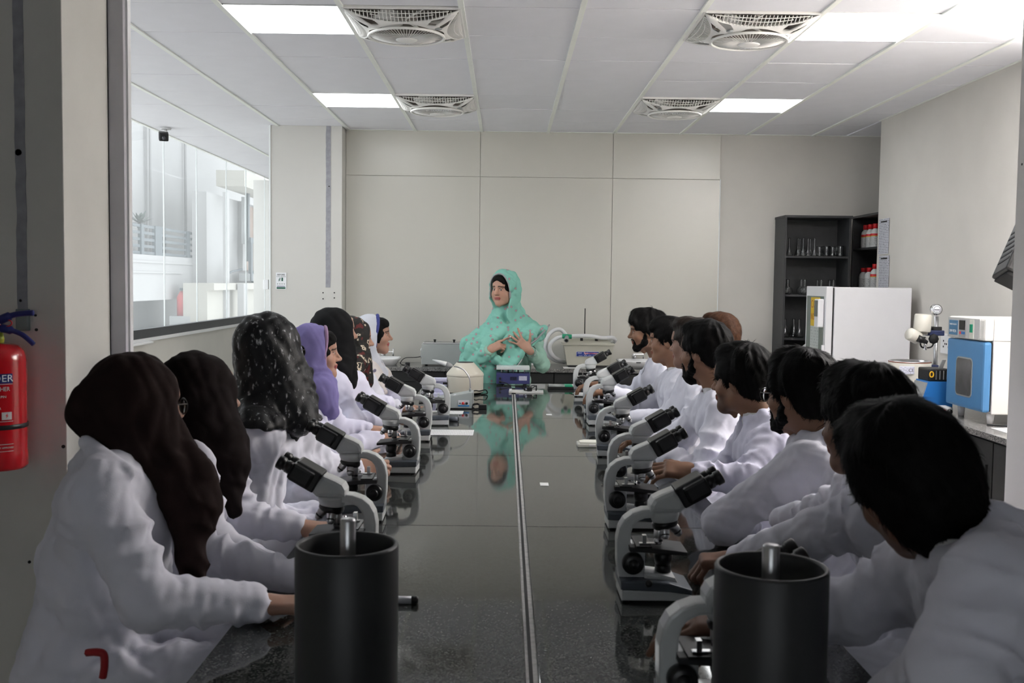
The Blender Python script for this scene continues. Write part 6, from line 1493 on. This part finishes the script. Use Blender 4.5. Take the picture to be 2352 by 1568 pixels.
L2 = person('woman in near-black hijab and lab coat, second from the camera on the left', H, (.75, .66, 0), at(448, 1015, 2.97), (-1.0, 2.97, .55), (1, .1, 0),
    [A(at(432, 1075, 2.81), at(480, 1245, 2.74), at(622, 1308, 2.72), (1, .05, -.05), (0, 0, -1), 1, curl=.3), A(at(500, 1060, 3.12), at(560, 1190, 3.1), at(692, 1212, 3.1), (1, .1, 0), (0, 0, -1), -1, curl=.5)],
    WOM, near=1.1, seed=5, group=GL)
hood(L2, 'hijab', h_choc, 'blackish brown hijab', h=.006, bun=((0, -.11, -.02), (.055, .05, .06)), drape=[rc(H+Vector((.03, .0, -.1)), at(520, 1060, 2.92), .085, .065, (.006, 3, 2.)), rc(at(500, 1020, 2.92), at(540, 1170, 2.9), .07, .022, (.006, 3, 1.))], folds=.006)
H = at(622, 806, 3.62)
L3 = person('woman in sparkling black shawl gripping a microscope, left side', H, (.72, .69, -.02), at(605, 930, 3.6), (-.95, 3.6, .6), (1, .3, 0),
    [A(at(592, 990, 3.46), at(672, 1056, 3.72), at(815, 1077, 4.0), (.95, .2, .02), (.25, .85, -.35), 1, curl=.55, s=1.05), A(at(690, 985, 3.78), at(740, 1080, 3.9), at(800, 1120, 4.05), None)],
    dict(male=False, glasses=True), near=1.1, seed=7, group=GL)
hood(L3, 'shawl', h_spark, 'black shawl with silver flecks', h=.006, vol=.02, drape=[rc(H+Vector((.02, -.0, -.1)), at(690, 965, 3.55), .1, .05, (.007, 3, 2.)), rc(H+Vector((.06, .05, -.1)), at(700, 950, 3.6), .08, .05, (.006, 3, 1.))],
     cape=dict(th=.016, cuts=[(at(600, 972, 3.5), (-.15, 0, -1)), ]), folds=.007)
H = at(724, 812, 4.75)
L4 = person('woman in lilac dupatta with pink border, middle of the left row', H, (1, .22, .02), at(706, 892, 4.75), (-1.0, 4.78, .55), (1, .12, 0),
    [A(at(700, 940, 4.6), at(742, 1040, 4.5), at(868, 1008, 4.72), (1, .15, .05), (.1, .3, -1), 1, curl=.3), A(at(742, 935, 4.92), at(775, 985, 4.96), at(848, 988, 5.0), (1, .1, .05), (0, 0, -1), -1, curl=.35)],
    WOM, near=1., seed=9, coat=m_coat2, group=GL, skin=SK_F*1.1)
front_hair(L4)
hood(L4, 'dupatta', h_lilac, 'lilac dupatta', h=.006, vol=.022, open_c=(0, .17, -.03), face_open=(.125, .19, .20), drape=[rc(H+Vector((.0, -.03, -.1)), at(740, 905, 4.62), .09, .07, (.006, 3, 1.)), rc(at(735, 900, 4.62), at(762, 945, 4.6), .065, .03, (.006, 2, 2.))], folds=.007)
hood_edge(L4, h_pink, 'dupatta_border', .022, (0, .17, -.03), (.125, .19, .20), .009, -.75, PI+.75)
H = at(770, 762, 5.42)
L5 = person('woman in plain black hijab beyond the lilac dupatta', H, (.93, .42, 0), at(766, 838, 5.42), (-1.02, 5.42, .56), (1, .15, 0),
    [A(at(770, 885, 5.27), at(806, 968, 5.2), at(888, 962, 5.35), (1, .1, 0), (0, 0, -1), 1, curl=.3), A(at(812, 880, 5.6), at(850, 930, 5.6), at(900, 925, 5.65), None)],
    WOM, near=.8, seed=11, coat=m_coat2, group=GL)
hood(L5, 'hijab', h_black, 'plain black hijab', h=.007, vol=.014, drape=[rc(H+Vector((.02, .0, -.1)), at(785, 850, 5.35), .08, .05, (.006, 3, 1.))])
H = at(812, 778, 5.95)
L6 = person('woman in red, black and cream patterned scarf, second farthest on the left', H, (1, .3, -.05), at(806, 842, 5.95), (-1.0, 5.98, .56), (1, .1, 0),
    [A(at(800, 885, 5.8), at(835, 945, 5.75), at(895, 940, 5.8), None), A(at(838, 880, 6.1), at(870, 930, 6.1), at(910, 930, 6.15), None)], WOM, near=.8, seed=13, group=GL, coat=m_coat)
hood(L6, 'scarf', h_camo, 'red, black and cream patterned scarf', h=.007, vol=.016, drape=[rc(H+Vector((.04, -.06, -.1)), at(815, 850, 5.75), .06, .05, (.006, 3, 1.)), rc(at(812, 840, 5.75), at(820, 890, 5.72), .05, .03, (.006, 3, 1.))])
H = at(858, 768, 6.5)
L7 = person('woman with white and blue headband scarf and floral beige shawl, farthest on the left', H, (1, .12, .0), at(846, 828, 6.5), (-.98, 6.52, .56), (1, .05, 0),
    [A(at(842, 868, 6.34), at(870, 930, 6.2), at(918, 938, 6.28), (1, .1, -.05), (0, 0, -1), 1, curl=.4), A(at(872, 865, 6.66), at(905, 905, 6.6), at(938, 936, 6.5), (1, -.1, -.05), (0, 0, -1), -1, curl=.4)],
    WOM, near=.8, seed=15, coat=m_coat2, group=GL, skin=SK_F*.85)
front_hair(L7)
hood(L7, 'scarf', h_white, 'white scarf with a blue band', h=.007, vol=.012, open_c=(0, .175, -.03), face_open=(.13, .215, .215))
hood_edge(L7, h_blue, 'scarf_band', .012, (0, .175, -.03), (.13, .215, .215), .012, -.9, PI+.9, -.001)
Fq = Field(V3(L7['N'])-V3(.26, .26, .36), V3(L7['N'])+V3(.3, .26, .08), .008)
for q in L7['cp'][1:]: Fq.add(q, .05)
Fq.add(L7['sl'][0], .03); Fq.D -= .016; Fq.halfspace(at(880, 905, 6.3), (.25, 0, -1), .012); Fq.noise(.006, 30, 44, (1, 1, .4), True); Fq.cut(rc(L7['N'], L7['N']+V3(0, 0, .2), .05, .09), .01)
p_, f_ = Fq.mesh(1); L7['child']('shawl', p_, f_, h_beige, 'beige shawl with embroidered flowers')
# ---- right row, nearest first
def man(**k): d = dict(male=True, vol=1., amp=.004, strands=900); d.update(k); return d
H = at(2092, 1112, 1.66)
R8 = person('man with thick black hair leaning in at the right edge, seen from behind', H, (-.16, .96, -.24), at(2205, 1232, 1.6), (1.12, 1.5, .6), (-.95, .2, 0),
    [A(at(2285, 1345, 1.42), at(2190, 1560, 1.36), at(2010, 1660, 1.5), (-1, .1, -.1), (0, 0, -1), -1, fat=1.1), A(at(2120, 1300, 1.82), at(1960, 1400, 1.86), at(1700, 1432, 1.93), (-1, .0, .02), (0, .2, -1), 1, curl=.3, cuff=.04)],
    man(vol=1.2, strands=6000, low=1, nape=-.125, amp=.003), hs=1.0, up=(-.34, -.05, .94), near=1.6, seed=21, skin=SK_D, group=GR, wide=1.12, lap=True, shirt=m_shirt)
H = at(1985, 972, 2.55)
R7 = person('man with black hair, second from the camera on the right', H, (-.55, .82, -.1), at(2030, 1078, 2.52), (1.12, 2.45, .58), (-1, .1, 0),
    [A(at(2000, 1170, 2.36), at(1880, 1225, 2.42), at(1692, 1286, 2.7), (-1, .1, -.06), (.1, .1, -1), -1, curl=.75, cuff=.03), A(at(1990, 1110, 2.72), at(1900, 1180, 2.8), at(1790, 1200, 2.9), None)],
    man(vol=1.7, strands=2500, low=.6, nape=-.1), hs=1.03, near=1.2, seed=23, skin=SK_D, group=GR, wide=1.05)
H = at(1836, 904, 3.25)
R6 = person('man with black hair, beard and glasses leaning his elbow on the table', H, (-.62, .77, -.08), at(1878, 990, 3.24), (1.12, 3.2, .58), (-1, .2, 0),
    [A(at(1850, 1068, 3.08), at(1664, 1200, 3.1), at(1712, 1205, 3.34), (.1, 1, .05), (1, 0, 0), -1, curl=.4, fat=1.1), A(at(1880, 1040, 3.42), at(1790, 1110, 3.5), at(1735, 1180, 3.4), None)],
    man(vol=1.6, strands=2200, glasses=True, beard=1., nape=-.085), hs=1.0, near=1.2, seed=25, skin=SK_M, group=GR, wide=1.05)
H = at(1703, 874, 3.78)
R5 = person('man with stubble and wavy black hair reaching to a microscope, right side', H, (-.78, .62, -.05), at(1745, 950, 3.75), (1.08, 3.72, .58), (-1, .15, 0),
    [A(at(1772, 1015, 3.58), at(1715, 1105, 3.44), at(1592, 1085, 3.46), (-1, .15, .12), (.1, .5, -.8), -1, curl=.35, cuff=.02), A(at(1730, 1000, 3.92), at(1670, 1080, 3.95), at(1600, 1100, 3.95), None)],
    man(vol=1.3, stubble=.6, strands=1600, amp=.006), hs=.98, near=1., seed=27, skin=SK_M, group=GR, coat=m_coat2, shirt=m_shirt, neck_open=1)
H = at(1618, 808, 4.4)
R4 = person('man with long black beard and swept black hair in the middle of the right row', H, (-.72, .69, -.05), at(1648, 893, 4.38), (1.08, 4.35, .56), (-1, .15, 0),
    [A(at(1662, 955, 4.22), at(1618, 1105, 4.08), at(1488, 1012, 4.34), (-1, .1, .0), (0, .1, -1), -1, curl=.5, fat=1.12), A(at(1620, 940, 4.55), at(1560, 1010, 4.6), at(1500, 1020, 4.6), None)],
    man(vol=.9, beard=1.4, strands=1400), hs=1.0, near=1., seed=29, skin=SK_M, group=GR, shirt=m_shirt)
H = at(1652, 776, 5.45)
R3b = person('man with reddish brown hair, mostly hidden at the back of the right row', H, (-.6, .8, -.05), at(1668, 846, 5.45), (1.36, 5.45, .56), (-1, .15, 0),
    [A(at(1690, 900, 5.3), at(1660, 960, 5.25), at(1600, 960, 5.3), None), A(at(1655, 890, 5.6), at(1625, 940, 5.6), at(1570, 940, 5.6), None)], man(vol=1., hair=m_hairb, strands=900, amp=.003), near=.8, seed=31, skin=SK_F*.8, group=GR)
H = at(1588, 790, 5.12)
R3 = person('man with dark brown hair just beyond the bearded man, right side', H, (-.8, .6, -.03), at(1602, 862, 5.12), (.97, 5.2, .56), (-1, .15, 0),
    [A(at(1615, 905, 4.97), at(1575, 990, 4.9), at(1500, 1000, 5.0), None), A(at(1585, 900, 5.27), at(1535, 965, 5.3), at(1480, 975, 5.3), None)], man(vol=.8, hair=m_hair2, strands=900), near=.8, seed=33, skin=SK_F*.7, group=GR)
H = at(1535, 782, 5.7)
R2 = person('young man with long straight black hair, second farthest on the right', H, (-.93, .35, -.06), at(1560, 845, 5.7), (1.03, 5.7, .56), (-1, .1, 0),
    [A(at(1565, 885, 5.55), at(1540, 960, 5.5), at(1450, 960, 5.6), None), A(at(1535, 880, 5.85), at(1490, 930, 5.9), at(1430, 930, 5.9), None)], man(vol=.9, strands=1200, amp=.002, side=.03, nape=-.1, fringe=1), near=.8, seed=35, skin=SK_M*1.15, group=GR, shirt=m_shirt)
H = at(1486, 760, 6.35)
R1 = person('bearded man in profile with a black shirt, farthest on the right', H, (-1, .1, -.1), at(1516, 818, 6.38), (1.03, 6.4, .56), (-1, .05, 0),
    [A(at(1538, 860, 6.2), at(1520, 935, 6.02), at(1402, 902, 6.12), (-1, .05, .05), (0, .1, -1), -1, curl=.4, fat=1.05), A(at(1500, 855, 6.55), at(1450, 910, 6.62), at(1380, 884, 6.62), (-1, 0, .1), (0, 0, -1), 1, curl=.4)],
    man(vol=1.5, beard=1., strands=1200, amp=.007, fringe=1), near=.8, seed=37, skin=SK_M*1.1, group=GR, shirt=mat('shirt_black', (.012, .012, .016), .8), neck_open=1)
# ---- the teacher
H = at(1158, 664, 8.33)
TE = person('woman teacher in a mint green floral dupatta gesturing at the far table end', H, (-.56, -.82, -.05), at(1170, 735, 8.42), (.02, 8.42, .93), (-.12, -1, 0),
    [A(at(1102, 780, 8.38), at(1082, 842, 8.27), at(1125, 803, 8.13), (.82, -.1, .42), (.35, .75, -.55), 1, curls=(.08, .75, .8, .8), thumb=.5, cuff=.02), A(at(1224, 780, 8.42), at(1246, 838, 8.32), at(1213, 802, 8.14), (-.72, -.05, .68), (-.1, 1, 0), -1, curls=(.15, .28, .1, .05), spread=.30, thumb=1.15, tdir=(.25, -.1, 1), cuff=.05)],
    dict(male=False, plump=1.), hs=1.08, near=1., seed=41, coat=h_mint2, stand=True, skin=SK_F*1.1, look=(-.25, 0), collar=False, coat_name='kameez', fat=1.08, wide=1.1)
front_hair(TE, line=.128)
tc = at(1210, 806, 8.3)
dr = [rc(at(1078, 838, 8.27), at(1110, 815, 8.16), .072, .056, (.006, 2, 1.)), rc(at(1205, 768, 8.27), at(1248, 754, 8.34), .05, .03), rc(at(1190, 785, 8.22), at(1225, 775, 8.24), .04, .03), rc(at(1150, 735, 8.40), at(1092, 815, 8.34), .085, .095, (.008, 3, 1.)), rc(at(1186, 735, 8.42), at(1240, 765, 8.40), .075, .05), rc(at(1190, 745, 8.36), at(1110, 790, 8.22), .06, .05, (.006, 2, 2.)), rc(at(1215, 755, 8.3), at(1160, 830, 8.18), .05, .035, (.006, 2, 2.)), rc(at(1085, 800, 8.2), at(1092, 905, 8.22), .06, .075, (.012, 1, 1.), ((0, 1, 0), .6)), rc(at(1128, 800, 8.2), at(1124, 900, 8.2), .045, .05, (.010, 1, 2.), ((0, 1, 0), .6)), rc(at(1075, 790, 8.3), at(1078, 890, 8.3), .06, .07, (.01, 1, 2.), ((0, 1, 0), .8)),
      rc(at(1140, 825, 8.14), at(1172, 852, 8.14), .03, .02), rc(at(1172, 852, 8.14), at(1205, 800, 8.16), .02, .03), rc(at(1172, 780, 8.18), at(1172, 840, 8.16), .055, .03, (.01, 2, 1.), ((0, 1, 0), .5))]
hood(TE, 'dupatta', h_mint, 'mint green floral dupatta', h=.006, vol=.024, open_c=(0, .165, -.035), face_open=(.118, .17, .19), drape=dr, extra=lambda F: F.cut(rc(TE['H']+TE['M']@V3(0, .10, -.10), TE['N']+TE['tf']*.15-TE['spine']*.01, .05, .02), .012),
     cape=dict(th=.02, cuts=[(tc, (.62, 0, -.78))], stretch=(.7, 1, 1.)), folds=.013, freq=30)
lc = []
for i in range(9):
    t_ = i/8; lc.append((.038+.012*t_, .055*t_))
e_, w_ = V3(at(1248, 838, 8.32)), V3(at(1213, 802, 8.14)); dd_ = Vector(w_-e_).normalized()
MB().lathe(lc, 24, Matrix.Translation(tuple(w_-V3(dd_)*.09-TE['base'])) @ dd_.to_track_quat('Z', 'Y').to_matrix().to_4x4(), cap=False).build('lace_cuff', ramp_mat('lace_white', [(0, (.75, .74, .72)), (.3, (.7, .7, .68)), (.4, (.33, .45, .4)), (1, (.33, .45, .4))], .8, 'voronoi', 60), TE['body'], label='white lace cuff')
hood_edge(TE, h_bord, 'dupatta_border', .024, (0, .165, -.035), (.118, .17, .19), .0065, -.8, PI+.8)
tube_part(TE, [at(1262, 746, 8.38), at(1250, 760, 8.30), at(1238, 773, 8.24), at(1225, 785, 8.2), at(1212, 793, 8.18)], .007, h_bord, 'dupatta_border')
tube_part(TE, [at(1146, 836, 8.1), at(1156, 848, 8.1), at(1172, 853, 8.1), at(1186, 843, 8.1), at(1200, 824, 8.11)], .0055, h_bord, 'dupatta_border')
rg = L_ = TE
MB().sphere(tuple(V3(at(1172, 774, 8.105))-TE['base']), .008, 10, 6).build('ring', m_chrome, TE['body'])
# ---- stools under the seated students
names = {'L1': 'dark brown hijab', 'L2': 'near-black hijab', 'L3': 'sparkling shawl', 'L4': 'lilac dupatta', 'L5': 'plain black hijab', 'L6': 'patterned scarf', 'L7': 'floral beige shawl'}
for pz, nm in ((L1, 'woman in the dark brown hijab'), (L2, 'woman in the near-black hijab'), (L3, 'woman in the sparkling shawl'), (L4, 'woman in the lilac dupatta'), (L5, 'woman in the plain black hijab'), (L6, 'woman in the patterned scarf'), (L7, 'woman in the floral shawl'),
               (R8, 'man at the right edge'), (R7, 'second man from the camera'), (R6, 'man leaning his elbow on the table'), (R5, 'man with stubble'), (R4, 'man with the long beard'), (R3b, 'man with reddish brown hair'), (R3, 'man with dark brown hair'), (R2, 'long-haired young man'), (R1, 'farthest bearded man')):
    q = pz['P0']; stool(q[0]-pz['tf'][0]*.02, q[1], 'black lab stool under the '+nm, q[2]-.16)
